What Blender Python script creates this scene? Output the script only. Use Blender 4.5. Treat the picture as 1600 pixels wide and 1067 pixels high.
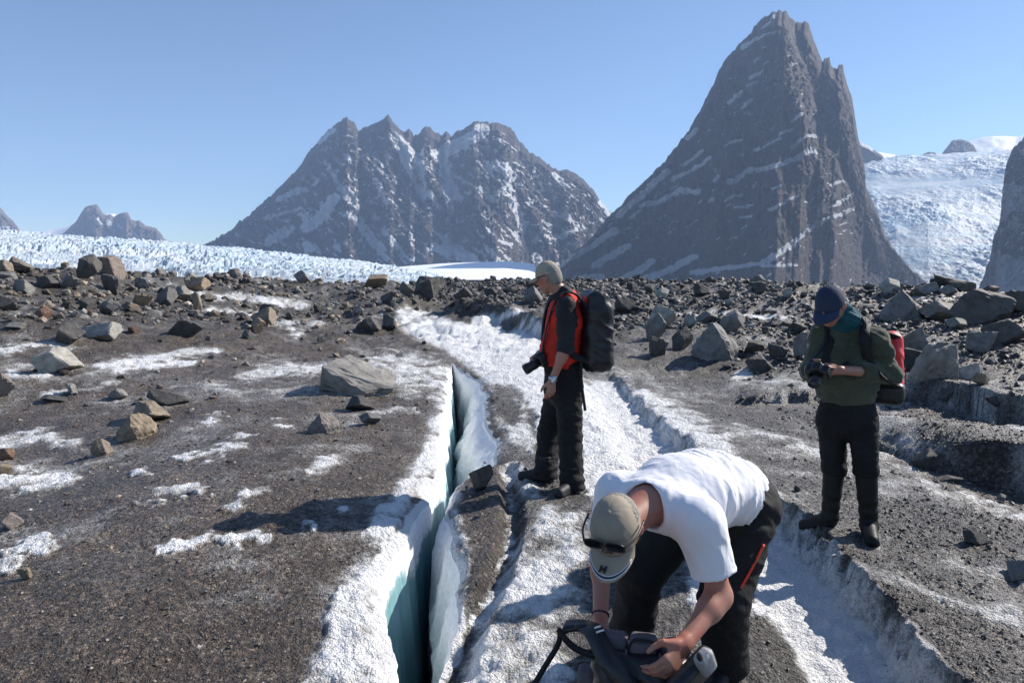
import bpy, bmesh, math, random
import numpy as np
from mathutils import Vector, Matrix, Euler

for o in list(bpy.data.objects):
    bpy.data.objects.remove(o, do_unlink=True)
SC = bpy.context.scene
COL = SC.collection
rng = np.random.default_rng(11)
random.seed(5)

# ------------------------------------------------------------------ camera
F = 1067.0                       # focal length in photo pixels (24 mm on a 36 mm sensor)
EYE = 1.7
HOR = 425.0                      # photo row of the horizon
PITCH = math.atan((533.5 - HOR) / F)
cam_d = bpy.data.cameras.new("camera")
cam = bpy.data.objects.new("camera", cam_d)
COL.objects.link(cam)
cam_d.sensor_width = 36.0
cam_d.lens = 36.0 * F / 1600.0
cam_d.clip_start = 0.05
cam_d.clip_end = 40000.0
cam.location = (0, 0, EYE)
cam.rotation_euler = (math.pi / 2 - PITCH, 0, 0)
SC.camera = cam

# ------------------------------------------------------------------ sky, sun, exposure
SUN_DIR = Vector((0.765, 0.39, 0.60)).normalized()       # towards the sun
SUN_EL = math.asin(SUN_DIR.z)
SUN_ROT = math.atan2(SUN_DIR.x, SUN_DIR.y)
world = bpy.data.worlds.new("World")
SC.world = world
world.use_nodes = True
wn = world.node_tree.nodes
wl = world.node_tree.links
wn.clear()
sky = wn.new("ShaderNodeTexSky")
sky.sky_type = 'NISHITA'
sky.sun_disc = False
sky.sun_elevation = SUN_EL
sky.sun_rotation = SUN_ROT
sky.altitude = 1500.0
sky.air_density = 1.0
sky.dust_density = 0.15
sky.ozone_density = 3.6
bg = wn.new("ShaderNodeBackground")
bg.inputs["Strength"].default_value = 0.097
wo = wn.new("ShaderNodeOutputWorld")
wl.new(sky.outputs[0], bg.inputs[0])
wl.new(bg.outputs[0], wo.inputs[0])

sun_d = bpy.data.lights.new("sun", 'SUN')
sun_d.energy = 5.0
sun_d.angle = math.radians(0.5)
sun_d.color = (1.0, 0.93, 0.84)
sun = bpy.data.objects.new("sun", sun_d)
COL.objects.link(sun)
sun.location = (40, 14, 30)
sun.rotation_euler = (-SUN_DIR).to_track_quat('-Z', 'Y').to_euler()

SC.view_settings.view_transform = 'Standard'
SC.view_settings.look = 'None'
SC.view_settings.exposure = 0.6
SC.view_settings.gamma = 1.0
SC.view_settings.use_curve_mapping = False
cy = SC.cycles
cy.max_bounces = 10
cy.diffuse_bounces = 6
cy.glossy_bounces = 3
cy.transmission_bounces = 4
cy.transparent_max_bounces = 8
cy.volume_bounces = 1
cy.caustics_reflective = False
cy.caustics_refractive = False
cy.use_denoising = True

# ------------------------------------------------------------------ helpers
cp, sp = math.cos(PITCH), math.sin(PITCH)

def ray(px, py):
    """direction of a photo pixel's ray, scaled so that its y component is 1"""
    a = (px - 800.0) / F
    b = (533.5 - py) / F
    d = np.array([a, cp + b * sp, -sp + b * cp])
    return d / d[1]

def W(px, py, y):
    """world point on that ray at forward distance y"""
    d = ray(px, py)
    return np.array([d[0] * y, y, EYE + d[2] * y])

def XZ(px, py, D):
    """x and z of photo pixels at forward distance D (arrays)"""
    a = (px - 800.0) / F; b = (533.5 - py) / F
    dy = cp + b * sp
    return a / dy * D, EYE + (-sp + b * cp) / dy * D

def PLANE(px, py, z=0.0):
    d = ray(px, py)
    t = (z - EYE) / d[2]
    return np.array([d[0] * t, t])

def project(x, y, z):
    """photo pixel of world points (arrays)"""
    zz = z - EYE
    depth = y * cp - zz * sp
    up = y * sp + zz * cp
    depth = np.maximum(depth, 0.05)
    return 800.0 + F * x / depth, 533.5 - F * up / depth

def sstep(a, b, x):
    t = np.clip((x - a) / (b - a), 0.0, 1.0)
    return t * t * (3 - 2 * t)

def _hash(ix, iy, iz, seed):
    h = (ix * 374761393 + iy * 668265263 + iz * 2147483647 + seed * 1274126177) & 0xFFFFFFFF
    h = ((h ^ (h >> 13)) * 1274126177) & 0xFFFFFFFF
    return (h ^ (h >> 16)) & 0xFFFFFFFF

_ANG = np.linspace(0, 2 * np.pi, 64, endpoint=False)
_GX, _GY = np.cos(_ANG), np.sin(_ANG)

def pn2(x, y, seed=0):
    """2-D gradient noise, about -0.7..0.7"""
    x = np.asarray(x, dtype=np.float64); y = np.asarray(y, dtype=np.float64)
    xi = np.floor(x).astype(np.int64); yi = np.floor(y).astype(np.int64)
    xf = x - xi; yf = y - yi
    u = xf * xf * xf * (xf * (xf * 6 - 15) + 10); v = yf * yf * yf * (yf * (yf * 6 - 15) + 10)
    def g(dx, dy):
        k = (_hash(xi + dx, yi + dy, 0, seed) >> 5) & 63
        return _GX[k] * (xf - dx) + _GY[k] * (yf - dy)
    a = g(0, 0); b = g(1, 0); c = g(0, 1); d = g(1, 1)
    return (a + (b - a) * u) * (1 - v) + (c + (d - c) * u) * v

def fbm2(x, y, seed=0, octv=4, gain=0.5, lac=2.03):
    s = 0.0; a = 1.0; f = 1.0
    for i in range(octv):
        s = s + a * pn2(x * f + 17.3 * i, y * f - 9.1 * i, seed + i)
        a *= gain; f *= lac
    return s

def ridged2(x, y, seed=0, octv=4, gain=0.5, lac=2.07):
    s = 0.0; a = 1.0; f = 1.0; tot = 0
    for i in range(octv):
        n = 1.0 - 2.2 * np.abs(pn2(x * f + 31.7 * i, y * f + 5.3 * i, seed + i))
        s = s + a * n
        tot += a
        a *= gain; f *= lac
    return s / tot

_g3 = np.random.default_rng(3).normal(size=(256, 3))
_g3 /= np.linalg.norm(_g3, axis=1)[:, None]

def pn3(x, y, z, seed=0):
    xi = np.floor(x).astype(np.int64); yi = np.floor(y).astype(np.int64); zi = np.floor(z).astype(np.int64)
    xf = x - xi; yf = y - yi; zf = z - zi
    fd = lambda t: t * t * t * (t * (t * 6 - 15) + 10)
    u, v, w = fd(xf), fd(yf), fd(zf)
    def g(dx, dy, dz):
        k = (_hash(xi + dx, yi + dy, zi + dz, seed) >> 5) & 255
        G = _g3[k]
        return G[..., 0] * (xf - dx) + G[..., 1] * (yf - dy) + G[..., 2] * (zf - dz)
    def lx(dy, dz):
        a = g(0, dy, dz); b = g(1, dy, dz)
        return a + (b - a) * u
    def ly(dz):
        a = lx(0, dz); b = lx(1, dz)
        return a + (b - a) * v
    a = ly(0); b = ly(1)
    return a + (b - a) * w

def seg_dist(U, V, pts):
    """distance to a polyline"""
    best = np.full(U.shape, 1e9)
    for (x0, y0), (x1, y1) in zip(pts[:-1], pts[1:]):
        dx, dy = x1 - x0, y1 - y0
        L2 = dx * dx + dy * dy + 1e-12
        t = np.clip(((U - x0) * dx + (V - y0) * dy) / L2, 0, 1)
        d = np.hypot(U - x0 - t * dx, V - y0 - t * dy)
        np.minimum(best, d, out=best)
    return best

def poly_sd(U, V, pts):
    """signed distance to a polygon, negative inside"""
    d = seg_dist(U, V, list(pts) + [pts[0]])
    inside = np.zeros(U.shape, bool)
    n = len(pts)
    for i in range(n):
        x0, y0 = pts[i]; x1, y1 = pts[(i + 1) % n]
        if y0 == y1:
            continue
        c = ((y0 > V) != (y1 > V)) & (U < (x1 - x0) * (V - y0) / (y1 - y0) + x0)
        inside ^= c
    return np.where(inside, -d, d)

def mesh_arrays(name, verts, faces, smooth=True, attrs=None):
    """mesh from a vertex array and an (n,3) or (n,4) face array"""
    me = bpy.data.meshes.new(name)
    verts = np.ascontiguousarray(verts, dtype=np.float32); faces = np.ascontiguousarray(faces, dtype=np.int32)
    k = faces.shape[1]
    me.vertices.add(len(verts)); me.vertices.foreach_set("co", verts.ravel())
    me.loops.add(faces.size); me.loops.foreach_set("vertex_index", faces.ravel())
    me.polygons.add(len(faces))
    me.polygons.foreach_set("loop_start", np.arange(0, faces.size, k, dtype=np.int32))
    me.polygons.foreach_set("loop_total", np.full(len(faces), k, dtype=np.int32))
    me.update(calc_edges=True)
    me.polygons.foreach_set("use_smooth", np.full(len(faces), bool(smooth)))
    for key, a in (attrs or {}).items():
        at = me.attributes.new(key, 'FLOAT', 'POINT')
        at.data.foreach_set("value", np.ascontiguousarray(a, dtype=np.float32).ravel())
    me.validate()
    return me

def grid_faces(nr, nc, flip=False):
    i = np.arange(nr - 1)[:, None] * nc + np.arange(nc - 1)[None, :]
    i = i.ravel()
    f = np.stack([i, i + 1, i + nc + 1, i + nc], 1)
    return f[:, ::-1] if flip else f

def link(name, me, mat=None, parent=None):
    o = bpy.data.objects.new(name, me)
    COL.objects.link(o)
    if mat is not None and len(me.materials) == 0:
        me.materials.append(mat)
    if parent is not None:
        o.parent = parent
    return o

def structure(o):
    o["kind"] = "structure"
    return o

def thing(o, label, cat, group=None):
    o["label"] = label; o["category"] = cat
    if group:
        o["group"] = group
    return o

def empty(name, loc, label, cat, group=None):
    o = bpy.data.objects.new(name, None)
    COL.objects.link(o)
    o.location = loc
    o.empty_display_size = 0.1
    return thing(o, label, cat, group)

# ------------------------------------------------------------------ materials
class NB:
    """small node-tree builder"""
    def __init__(self, name):
        self.m = bpy.data.materials.new(name)
        self.m.use_nodes = True
        self.t = self.m.node_tree
        self.t.nodes.clear()
        self.out = self.t.nodes.new("ShaderNodeOutputMaterial")
        self.bsdf = self.t.nodes.new("ShaderNodeBsdfPrincipled")
        self.t.links.new(self.bsdf.outputs[0], self.out.inputs[0])
    def n(self, typ, **kw):
        nd = self.t.nodes.new("ShaderNode" + typ)
        for k, v in kw.items():
            setattr(nd, k, v)
        return nd
    def set(self, sock, v):
        if hasattr(v, "is_output") or hasattr(v, "links"):
            self.t.links.new(v, sock)
        else:
            if sock.type == 'RGBA' and not hasattr(v, "__len__"):
                v = (v, v, v, 1)
            elif sock.type == 'RGBA' and len(v) == 3:
                v = (*v, 1)
            sock.default_value = v
    def math(self, op, a, b=0.0, c=None, clamp=False):
        nd = self.n("Math", operation=op); nd.use_clamp = clamp
        self.set(nd.inputs[0], a); self.set(nd.inputs[1], b)
        if c is not None:
            self.set(nd.inputs[2], c)
        return nd.outputs[0]
    def attr(self, name):
        return self.n("Attribute", attribute_name=name).outputs["Fac"]
    def coord(self, scale=(1, 1, 1), kind="Object", rot=(0, 0, 0)):
        tc = self.n("TexCoord")
        mp = self.n("Mapping")
        self.t.links.new(tc.outputs[kind], mp.inputs[0])
        mp.inputs["Scale"].default_value = scale
        mp.inputs["Rotation"].default_value = rot
        return mp.outputs[0]
    def noise(self, vec, scale, detail=4.0, rough=0.55, dist=0.0, out="Fac"):
        nd = self.n("TexNoise")
        if vec is not None:
            self.set(nd.inputs["Vector"], vec)
        nd.inputs["Scale"].default_value = scale; nd.inputs["Detail"].default_value = detail
        nd.inputs["Roughness"].default_value = rough; nd.inputs["Distortion"].default_value = dist
        return nd.outputs[out]
    def voro(self, vec, scale, out="Distance", feature='F1', rnd=1.0):
        nd = self.n("TexVoronoi", feature=feature)
        if vec is not None:
            self.set(nd.inputs["Vector"], vec)
        nd.inputs["Scale"].default_value = scale; nd.inputs["Randomness"].default_value = rnd
        return nd.outputs[out]
    def ramp(self, fac, stops, interp='LINEAR'):
        nd = self.n("ValToRGB")
        cr = nd.color_ramp
        cr.interpolation = interp
        while len(cr.elements) > 1:
            cr.elements.remove(cr.elements[-1])
        for i, (p, c) in enumerate(stops):
            e = cr.elements[0] if i == 0 else cr.elements.new(p)
            e.position = p
            if not hasattr(c, "__len__"):
                c = (c, c, c)
            e.color = (*c[:3], 1)
        self.set(nd.inputs[0], fac)
        return nd.outputs[0]
    def mix(self, fac, a, b, blend='MIX'):
        nd = self.n("Mix", data_type='RGBA', blend_type=blend)
        self.set(nd.inputs["Factor"], fac)
        self.set(nd.inputs[6], a); self.set(nd.inputs[7], b)
        return nd.outputs[2]
    def step(self, x, lo, hi):
        nd = self.n("MapRange", interpolation_type='SMOOTHSTEP')
        self.set(nd.inputs[0], x); self.set(nd.inputs[1], lo); self.set(nd.inputs[2], hi)
        return nd.outputs[0]
    def bump(self, height, strength=0.5, dist=0.01, normal=None):
        nd = self.n("Bump")
        nd.inputs["Strength"].default_value = strength; nd.inputs["Distance"].default_value = dist
        self.set(nd.inputs["Height"], height)
        if normal is not None:
            self.set(nd.inputs["Normal"], normal)
        return nd.outputs[0]
    def fin(self, color, rough=0.7, normal=None, spec=0.5, **kw):
        b = self.bsdf
        self.set(b.inputs["Base Color"], color)
        self.set(b.inputs["Roughness"], rough)
        self.set(b.inputs["Specular IOR Level"], spec)
        if normal is not None:
            self.set(b.inputs["Normal"], normal)
        for k, v in kw.items():
            self.set(b.inputs[k.replace("_", " ")], v)
        return self.m

def mat_ground():
    b = NB("dirty_glacier_surface")
    co = b.coord()
    ice = b.attr("ice"); wet = b.attr("wet"); warm = b.attr("warm")
    vor = b.n("TexVoronoi", feature='F1'); b.set(vor.inputs["Vector"], co); vor.inputs["Scale"].default_value = 95.0
    v1 = vor.outputs["Distance"]; c1 = b.n("SeparateColor"); b.set(c1.inputs[0], vor.outputs["Color"])
    n1 = b.noise(co, 30.0, 6.0, 0.65)
    n2 = b.noise(co, 6.0, 5.0, 0.6)
    n3 = b.noise(co, 130.0, 3.0, 0.6)
    # grit colour, grain by grain
    dirt_a = b.ramp(c1.outputs[0], [(0.0, (.045, .039, .034)), (.35, (.105, .090, .078)), (.7, (.17, .148, .128)), (.92, (.26, .23, .20)), (1.0, (.45, .41, .36))])
    vor2 = b.n("TexVoronoi", feature='F1'); b.set(vor2.inputs["Vector"], co); vor2.inputs["Scale"].default_value = 33.0
    c2 = b.n("SeparateColor"); b.set(c2.inputs[0], vor2.outputs["Color"])
    n5 = b.noise(co, 1.6, 6.0, 0.7)
    dirt_b = b.mix(b.step(n1, 0.38, 0.62), (0.060, 0.053, 0.048), dirt_a)
    dirt_b = b.mix(0.55, dirt_b, b.mix(1.0, dirt_b, b.ramp(c2.outputs[0], [(0.0, 0.45), (0.5, 0.9), (0.85, 1.35), (1.0, 2.2)]), 'MULTIPLY'))
    dirt_b = b.mix(1.0, dirt_b, b.ramp(n5, [(0.3, 0.5), (0.5, 0.9), (0.7, 1.5)]), 'MULTIPLY')
    dirt_c = b.mix(warm, b.mix(1.0, dirt_b, (0.80, 0.82, 0.85), 'MULTIPLY'), b.mix(1.0, dirt_b, (1.0, 0.885, 0.79), 'MULTIPLY'))
    # ice: from grey slush to clean weathered white
    f = b.math('ADD', ice, b.math('MULTIPLY', b.math('SUBTRACT', n1, 0.5), 0.55))
    f = b.math('ADD', f, b.math('MULTIPLY', b.math('SUBTRACT', n3, 0.5), 0.5))
    f = b.math('ADD', f, b.math('MULTIPLY', b.math('SUBTRACT', n2, 0.5), 0.35))
    cov = b.step(f, 0.22, 0.72)
    icec = b.mix(b.step(f, 0.40, 0.85), (0.40, 0.39, 0.37), (0.88, 0.885, 0.885))
    col = b.mix(cov, dirt_c, icec)
    rough = b.mix(cov, b.mix(wet, 0.62, 0.22), b.mix(wet, 0.55, 0.35))
    h = b.math('ADD', b.math('MULTIPLY', v1, -0.55), b.math('MULTIPLY', n1, 1.6))
    h = b.math('ADD', h, b.math('MULTIPLY', n3, 0.5))
    h = b.math('ADD', h, b.math('MULTIPLY', vor2.outputs['Distance'], -0.9))
    h = b.math('MULTIPLY', h, b.math('SUBTRACT', 1.08, b.math('MULTIPLY', wet, 0.5)))
    nm = b.bump(h, 1.0, 0.024)
    return b.fin(col, rough, nm, 0.45)

def mat_crevasse():
    b = NB("crevasse_ice")
    co = b.coord(); cs = b.coord((1.2, 5.0, 0.5))
    dep = b.attr("depth"); crust = b.attr("crust")
    n = b.noise(cs, 2.2, 5.0, 0.55)
    n2 = b.noise(co, 28.0, 5.0, 0.6)
    blue = b.ramp(n, [(0.3, (0.11, 0.255, 0.295)), (0.55, (0.18, 0.355, 0.395)), (0.75, (0.28, 0.47, 0.50))])
    white = b.mix(b.step(n2, 0.35, 0.62), (0.76, 0.78, 0.79), (0.90, 0.91, 0.91))
    f = b.math('ADD', crust, b.math('MULTIPLY', b.math('SUBTRACT', n2, 0.5), 0.5))
    col = b.mix(b.step(f, 0.3, 0.7), blue, white)
    spk = b.step(b.noise(co, 55.0, 3.0, 0.7), 0.66, 0.74)
    col = b.mix(b.math('MULTIPLY', spk, b.math('MULTIPLY', crust, 0.8)), col, (0.12, 0.10, 0.09))
    nm = b.bump(b.math('ADD', b.math('MULTIPLY', n2, crust), b.math('MULTIPLY', n, 0.6)), 0.5, 0.02)
    rough = b.mix(b.step(f, 0.3, 0.7), 0.3, 0.7)
    return b.fin(col, rough, nm, 0.35)

def mat_mountain(name, tint, scale, streak):
    """rock with snow where the vertex attribute says so, broken up by fine noise"""
    b = NB(name)
    co = b.coord((1, 1, 1))
    cs = b.coord((1.0, 0.6, 0.35))
    n1 = b.noise(cs, scale, 10.0, 0.74, 0.6)
    n2 = b.noise(co, scale * 5, 6.0, 0.7)
    n3 = b.noise(co, scale * 0.25, 4.0, 0.6)
    base = b.ramp(n1, [(0.25, [c * 0.35 for c in tint]), (0.44, [c * 0.75 for c in tint]), (0.58, [c * 1.2 for c in tint]), (0.75, [c * 2.0 for c in tint])])
    base = b.mix(b.step(n3, 0.4, 0.65), base, b.mix(1.0, base, (1.2, 1.0, 0.86), 'MULTIPLY'))
    sn = b.attr("snow")
    f = b.math('ADD', sn, b.math('MULTIPLY', b.math('SUBTRACT', n2, 0.5), 0.55))
    f = b.math('ADD', f, b.math('MULTIPLY', b.math('SUBTRACT', n1, 0.5), streak))
    cov = b.step(f, 0.40, 0.50)
    col = b.mix(cov, base, (0.86, 0.88, 0.9))
    nm = b.bump(b.math('ADD', n1, b.math('MULTIPLY', n2, 0.6)), 1.0, 70.0)
    return b.fin(col, 0.85, nm, 0.2)

def mat_glacier(name, dirt=0.25, scale=0.02, blue=0.5, tint=(1, 1, 1)):
    b = NB(name)
    co = b.coord()
    n1 = b.noise(co, scale, 8.0, 0.7)
    n2 = b.noise(co, scale * 6, 6.0, 0.7)
    cav = b.attr("cavity")
    white = b.mix(b.step(n2, 0.3, 0.7), (0.40, 0.46, 0.51), (0.53, 0.57, 0.60))
    bl = b.ramp(n1, [(0.3, (0.22, 0.38, 0.48)), (0.7, (0.36, 0.50, 0.58))])
    col = b.mix(b.math('MULTIPLY', b.step(cav, 0.15, 0.8), blue), white, bl)  # hollows turn bluer and darker: serac shade put into the colour
    dn = b.math('MULTIPLY', b.step(b.noise(co, scale * 2.3, 7.0, 0.75), 0.56, 0.72), dirt)
    col = b.mix(dn, col, (0.26, 0.23, 0.21))
    col = b.mix(b.step(b.noise(b.coord((0.5, 1.6, 1.6)), scale * 0.5, 5.0, 0.6), 0.42, 0.62), col, b.mix(1.0, col, tint, 'MULTIPLY'))  # tinted bands: blue shading of the icefall put into the colour
    nm = b.bump(n2, 0.6, 0.3 / scale * 0.02)
    return b.fin(col, 0.65, nm, 0.3)

def mat_snow():
    b = NB("snow")
    co = b.coord()
    n = b.noise(co, 0.01, 6, 0.6)
    return b.fin(b.mix(n, (0.8, 0.83, 0.86), (0.9, 0.91, 0.92)), 0.7, b.bump(n, 0.4, 20.0), 0.2)

def mat_valley():
    b = NB("moraine_gravel")
    co = b.coord()
    n = b.noise(co, 0.02, 8, 0.7); n2 = b.noise(co, 0.3, 5, 0.7)
    c = b.ramp(n, [(0.35, (0.035, 0.032, 0.03)), (0.55, (0.065, 0.06, 0.056)), (0.72, (0.11, 0.10, 0.095))])
    return b.fin(c, 0.85, b.bump(n2, 0.7, 2.0), 0.2)

def mat_rock(name, tint, var=1.0, spot=0.0):
    b = NB(name)
    co = b.coord()
    rnd = b.n("ObjectInfo").outputs["Random"]
    n1 = b.noise(co, 2.2, 6, 0.65, 0.3)
    n2 = b.noise(co, 14.0, 6, 0.7)
    vor = b.voro(co, 24.0)
    base = b.ramp(n1, [(0.3, [c * 0.55 for c in tint]), (0.5, tint), (0.68, [min(1, c * 1.35) for c in tint])])
    hv = b.n("HueSaturation")
    b.set(hv.inputs["Color"], base)
    b.set(hv.inputs["Value"], b.math('ADD', 1.0 - 0.25 * var, b.math('MULTIPLY', rnd, 0.5 * var)))
    b.set(hv.inputs["Saturation"], b.math('ADD', 0.7, b.math('MULTIPLY', rnd, 0.6)))
    col = b.mix(b.step(n2, 0.5, 0.72), hv.outputs[0], b.mix(1.0, hv.outputs[0], (0.55, 0.53, 0.52), 'MULTIPLY'))
    nm = b.bump(b.math('ADD', n2, b.math('MULTIPLY', n1, 1.5)), 0.55, 0.03)
    return b.fin(col, 0.72, nm, 0.35)
# ================================================================== near ground
CREST = np.array([  # azimuth (photo column), distance of the moraine crest, its height
    (-900, 14, 1.2), (-400, 16, 1.6), (0, 18, 1.62), (150, 21, 1.6), (350, 30, 1.35), (500, 35, 1.15), (650, 38, 1.0),
    (820, 40, 1.16), (1000, 36, 1.16), (1200, 32, 1.16), (1400, 24, 1.05), (1500, 20, 1.0), (1700, 16, 1.1), (2600, 14, 1.0)], float)
TROUGH = [tuple(PLANE(px, py, -0.28)) for px, py in [(905, 560), (928, 600), (955, 640), (985, 683), (1012, 722), (1060, 775), (1120, 820), (1190, 872), (1248, 952), (1310, 1050), (1350, 1130)]]
TR_END = TROUGH[-1]
TROUGH.append((TR_END[0] - 0.1, TR_END[1] - 2.5))
STEPS = [([tuple(PLANE(px, py, zb)) for px, py in l], hg, run, back) for l, zb, hg, run, back in (
    ([(1362, 700), (1470, 747), (1600, 768), (1800, 800)], 0.0, 0.34, 0.24, 3.2),
    ([(1425, 596), (1504, 606), (1600, 628), (1800, 660)], 0.28, 0.34, 0.25, 4.0),
    ([(1145, 618), (1190, 620), (1240, 620), (1290, 622), (1350, 628)], 0.05, 0.13, 0.12, 2.0))]
PIT = PLANE(1060, 575)
CLIFFS = [[tuple(PLANE(px, py, 0.05)) for px, py in l] for l in (
    [(612, 506), (640, 503), (668, 500)], [(712, 508), (760, 512), (800, 520)], [(800, 524), (840, 533), (872, 540)])]
GROOVE = [tuple(PLANE(px, py)) for px, py in [(795, 725), (800, 790), (796, 850), (770, 905), (735, 975), (712, 1030)]]

def h_ground(x, y):
    x = np.asarray(x, float); y = np.asarray(y, float)
    az = 800.0 + F * x / np.maximum(y, 3.0)
    yc = np.interp(az, CREST[:, 0], CREST[:, 1]); zc = np.interp(az, CREST[:, 0], CREST[:, 2])
    y0 = 7.5 + 2.5 * sstep(300, 700, az)
    t = (np.maximum(y, 0) - y0) / (yc - y0)
    z = zc * np.where(t < 1, sstep(0, 1, np.clip(t, 0, 1)) * 0.6 + 0.4 * np.clip(t, 0, 1) ** 1.3, 1.0)
    z = z - np.maximum(y - yc - 1.0, 0) * 0.22
    far = sstep(3, 25, y)
    z = z + fbm2(x / 2.6, y / 2.6, 5, 3) * (0.07 + 0.26 * far * sstep(9, 20, y))
    z = z + fbm2(x / 0.55 + 3, y / 0.55, 9, 3) * (0.030 + 0.14 * sstep(8, 20, y))
    z = z + fbm2(x / 0.11, y / 0.11 + 7, 19, 4, 0.65) * (0.0125 + 0.016 * sstep(6, 14, y))
    # low mound of the left foreground
    z = z + 0.12 * np.exp(-(((x + 1.9) / 1.3) ** 2 + ((y - 4.9) / 1.8) ** 2)) - 0.14 * sstep(-2.6, -4.6, x) * sstep(11, 6, y)
    # meltwater trough with its higher right bank
    d = seg_dist(x, y, TROUGH)
    side = x - np.interp(y, [p[1] for p in TROUGH[::-1]], [p[0] for p in TROUGH[::-1]])
    wob = 0.09 * pn2(x * 3.1, y * 3.1, 41) + 0.07 * pn2(x * 9.0, y * 9.0, 42) + 0.03 * pn2(x * 24.0, y * 24.0, 43)
    w0 = np.where(side > 0, 0.20, 0.13); w1 = np.where(side > 0, 0.31, 0.55)
    fade = sstep(14.0, 9.5, y)
    prof = 1 - sstep(w0 + wob, w1 + wob, d)
    z = z - (0.23 - 0.09 * sstep(5.0, 6.5, y)) * fade * prof
    z = z + 0.05 * sstep(8.0, 5.5, y) * fade * sstep(0.05, 0.3, side) * sstep(2.6, 0.6, side)
    # banks: the ground steps up beyond these lines
    wg = 0.14 * pn2(x * 1.7, y * 1.7, 51) + 0.07 * pn2(x * 6, y * 6, 52)
    for base, hg, run, back in STEPS:
        bx = [p[0] for p in base]
        up = y - np.interp(x, bx, [p[1] for p in base]) + wg
        inx = sstep(bx[0] - 0.1, bx[0] + 0.5, x)
        if len(base) > 4:
            inx = inx * sstep(bx[-1] + 0.1, bx[-1] - 0.5, x)
        z = z + hg * inx * (sstep(0.0, run, up) * sstep(back, 0.5, up) - 0.18 * sstep(-1.8, -0.1, up) * sstep(0.2, 0.0, up))
    # hollow under the rock cluster
    z = z - 0.28 * np.exp(-(((x - PIT[0]) / 1.3) ** 2 + ((y - PIT[1]) / 0.9) ** 2))
    # little ice cliffs behind the snow
    for c in CLIFFS:
        cx = [p[0] for p in c]; cyy = [p[1] for p in c]
        upc = y - np.interp(x, cx, cyy) + 0.35 * pn2(x * 1.2, y * 1.2, 61)
        inc = sstep(cx[0] - 0.35, cx[0] + 0.25, x) * sstep(cx[-1] + 0.35, cx[-1] - 0.25, x)
        z = z + 0.42 * inc * sstep(0.0, 0.75, upc) * sstep(4.5, 1.2, upc)
    # narrow groove right of the crevasse
    dgr = seg_dist(x, y, GROOVE) + 0.03 * pn2(x * 7, y * 7, 71)
    z = z - 0.09 * (1 - sstep(0.02, 0.11, dgr))
    return z

def hit(px, py, lo=2.0, hi=70.0):
    """where a photo pixel's ray meets the ground"""
    ys = lo * (hi / lo) ** np.linspace(0, 1, 1400)
    d = ray(px, py)
    z = EYE + d[2] * ys
    below = np.nonzero(z < h_ground(d[0] * ys, ys))[0]
    yy = ys[below[0]] if len(below) else None
    if yy is None:
        return None
    return np.array([d[0] * yy, yy, float(h_ground(d[0] * yy, yy))])

# ---- crevasse lips in plan
LIP_L = [PLANE(px, py) for px, py in [(706, 567), (702, 600), (697, 640), (689, 690), (686, 738), (668, 775), (640, 820), (612, 862), (588, 900), (598, 945), (616, 985), (622, 1067), (626, 1200)]]
LIP_R = [PLANE(px, py) for px, py in [(708, 567), (742, 585), (757, 605), (757, 650), (776, 682), (770, 714), (736, 724), (718, 741), (706, 760), (697, 795), (706, 835), (718, 870), (714, 905), (712, 950), (700, 990), (690, 1067), (684, 1200)]]
BEV = np.array([(2.0, 0.07), (3.2, 0.07), (4.2, 0.11), (5.2, 0.09), (6.0, 0.11), (6.8, 0.30), (8.2, 0.34), (10, 0.22), (12, 0.1), (13, 0.02)])
Y_END = float(LIP_L[0][1])

def lip(pts, y, seed):
    p = sorted([(float(q[1]), float(q[0])) for q in pts])
    py_, px_ = [a for a, _ in p], [a for _, a in p]
    x = np.interp(y, py_, px_)
    lowslope = (px_[3] - px_[0]) / (py_[3] - py_[0])
    x = np.where(y < py_[0], px_[0] + (y - py_[0]) * -0.05, x)
    j = 0.085 * pn2(y * 1.6, y * 0 + seed, seed) + 0.022 * pn2(y * 5.1, y * 0 + 2, seed + 1) + 0.008 * pn2(y * 13, y * 0, seed + 2)
    return x + j * sstep(Y_END, Y_END - 1.0, y)

NR_F = 580
s = np.linspace(2.2 ** -0.5, 54.0 ** -0.5, NR_F)
ys_front = s ** -2.0
ys_back = np.linspace(-3.5, 2.2, 26)[:-1]
YS = np.concatenate([ys_back, ys_front])
NR = len(YS)
xl = lip(LIP_L, YS, 81); xr = lip(LIP_R, YS, 91)
gap = np.maximum(xr - xl, 0.0) * (YS < Y_END)
mid = (xl + xr) / 2
after = YS >= Y_END
xm = np.where(after, xl[np.searchsorted(YS, Y_END) - 1] + (YS - Y_END) * -0.075, mid)
xl = np.where(after, xm, np.minimum(xl, mid)); xr = np.where(after, xm, np.maximum(xr, mid))

def offsets(n, inner):
    u = np.linspace(0, 1, n)
    k = 0.80
    near = np.clip(u / k, 0, 1)
    near = near * (0.75 + 0.25 * near)
    out = np.clip((u - k) / (1 - k), 0, 1)
    yy = np.maximum(YS, 1.6)[:, None]
    return near[None, :] * inner * yy + out[None, :] ** 1.8 * (9.0 + 0.5 * yy)

NL_, NR_ = 330, 430
OL = offsets(NL_, 0.72); ORr = offsets(NR_, 0.92)
XL_ = xl[:, None] - OL[:, ::-1]
XR_ = xr[:, None] + ORr
YY_L = np.repeat(YS[:, None], NL_, 1); YY_R = np.repeat(YS[:, None], NR_, 1)
ZL_ = h_ground(XL_, YY_L); ZR_ = h_ground(XR_, YY_R)
opening = sstep(0.02, 0.16, gap)[:, None]
# rounded, sagging lips
ZL_ = ZL_ - opening * (0.06 * np.exp(-(OL[:, ::-1] / 0.06)) + 0.04 * np.exp(-OL[:, ::-1] / 0.3))
ZR_ = ZR_ - opening * (0.06 * np.exp(-(ORr / 0.06)) + 0.04 * np.exp(-ORr / 0.3))

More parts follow.
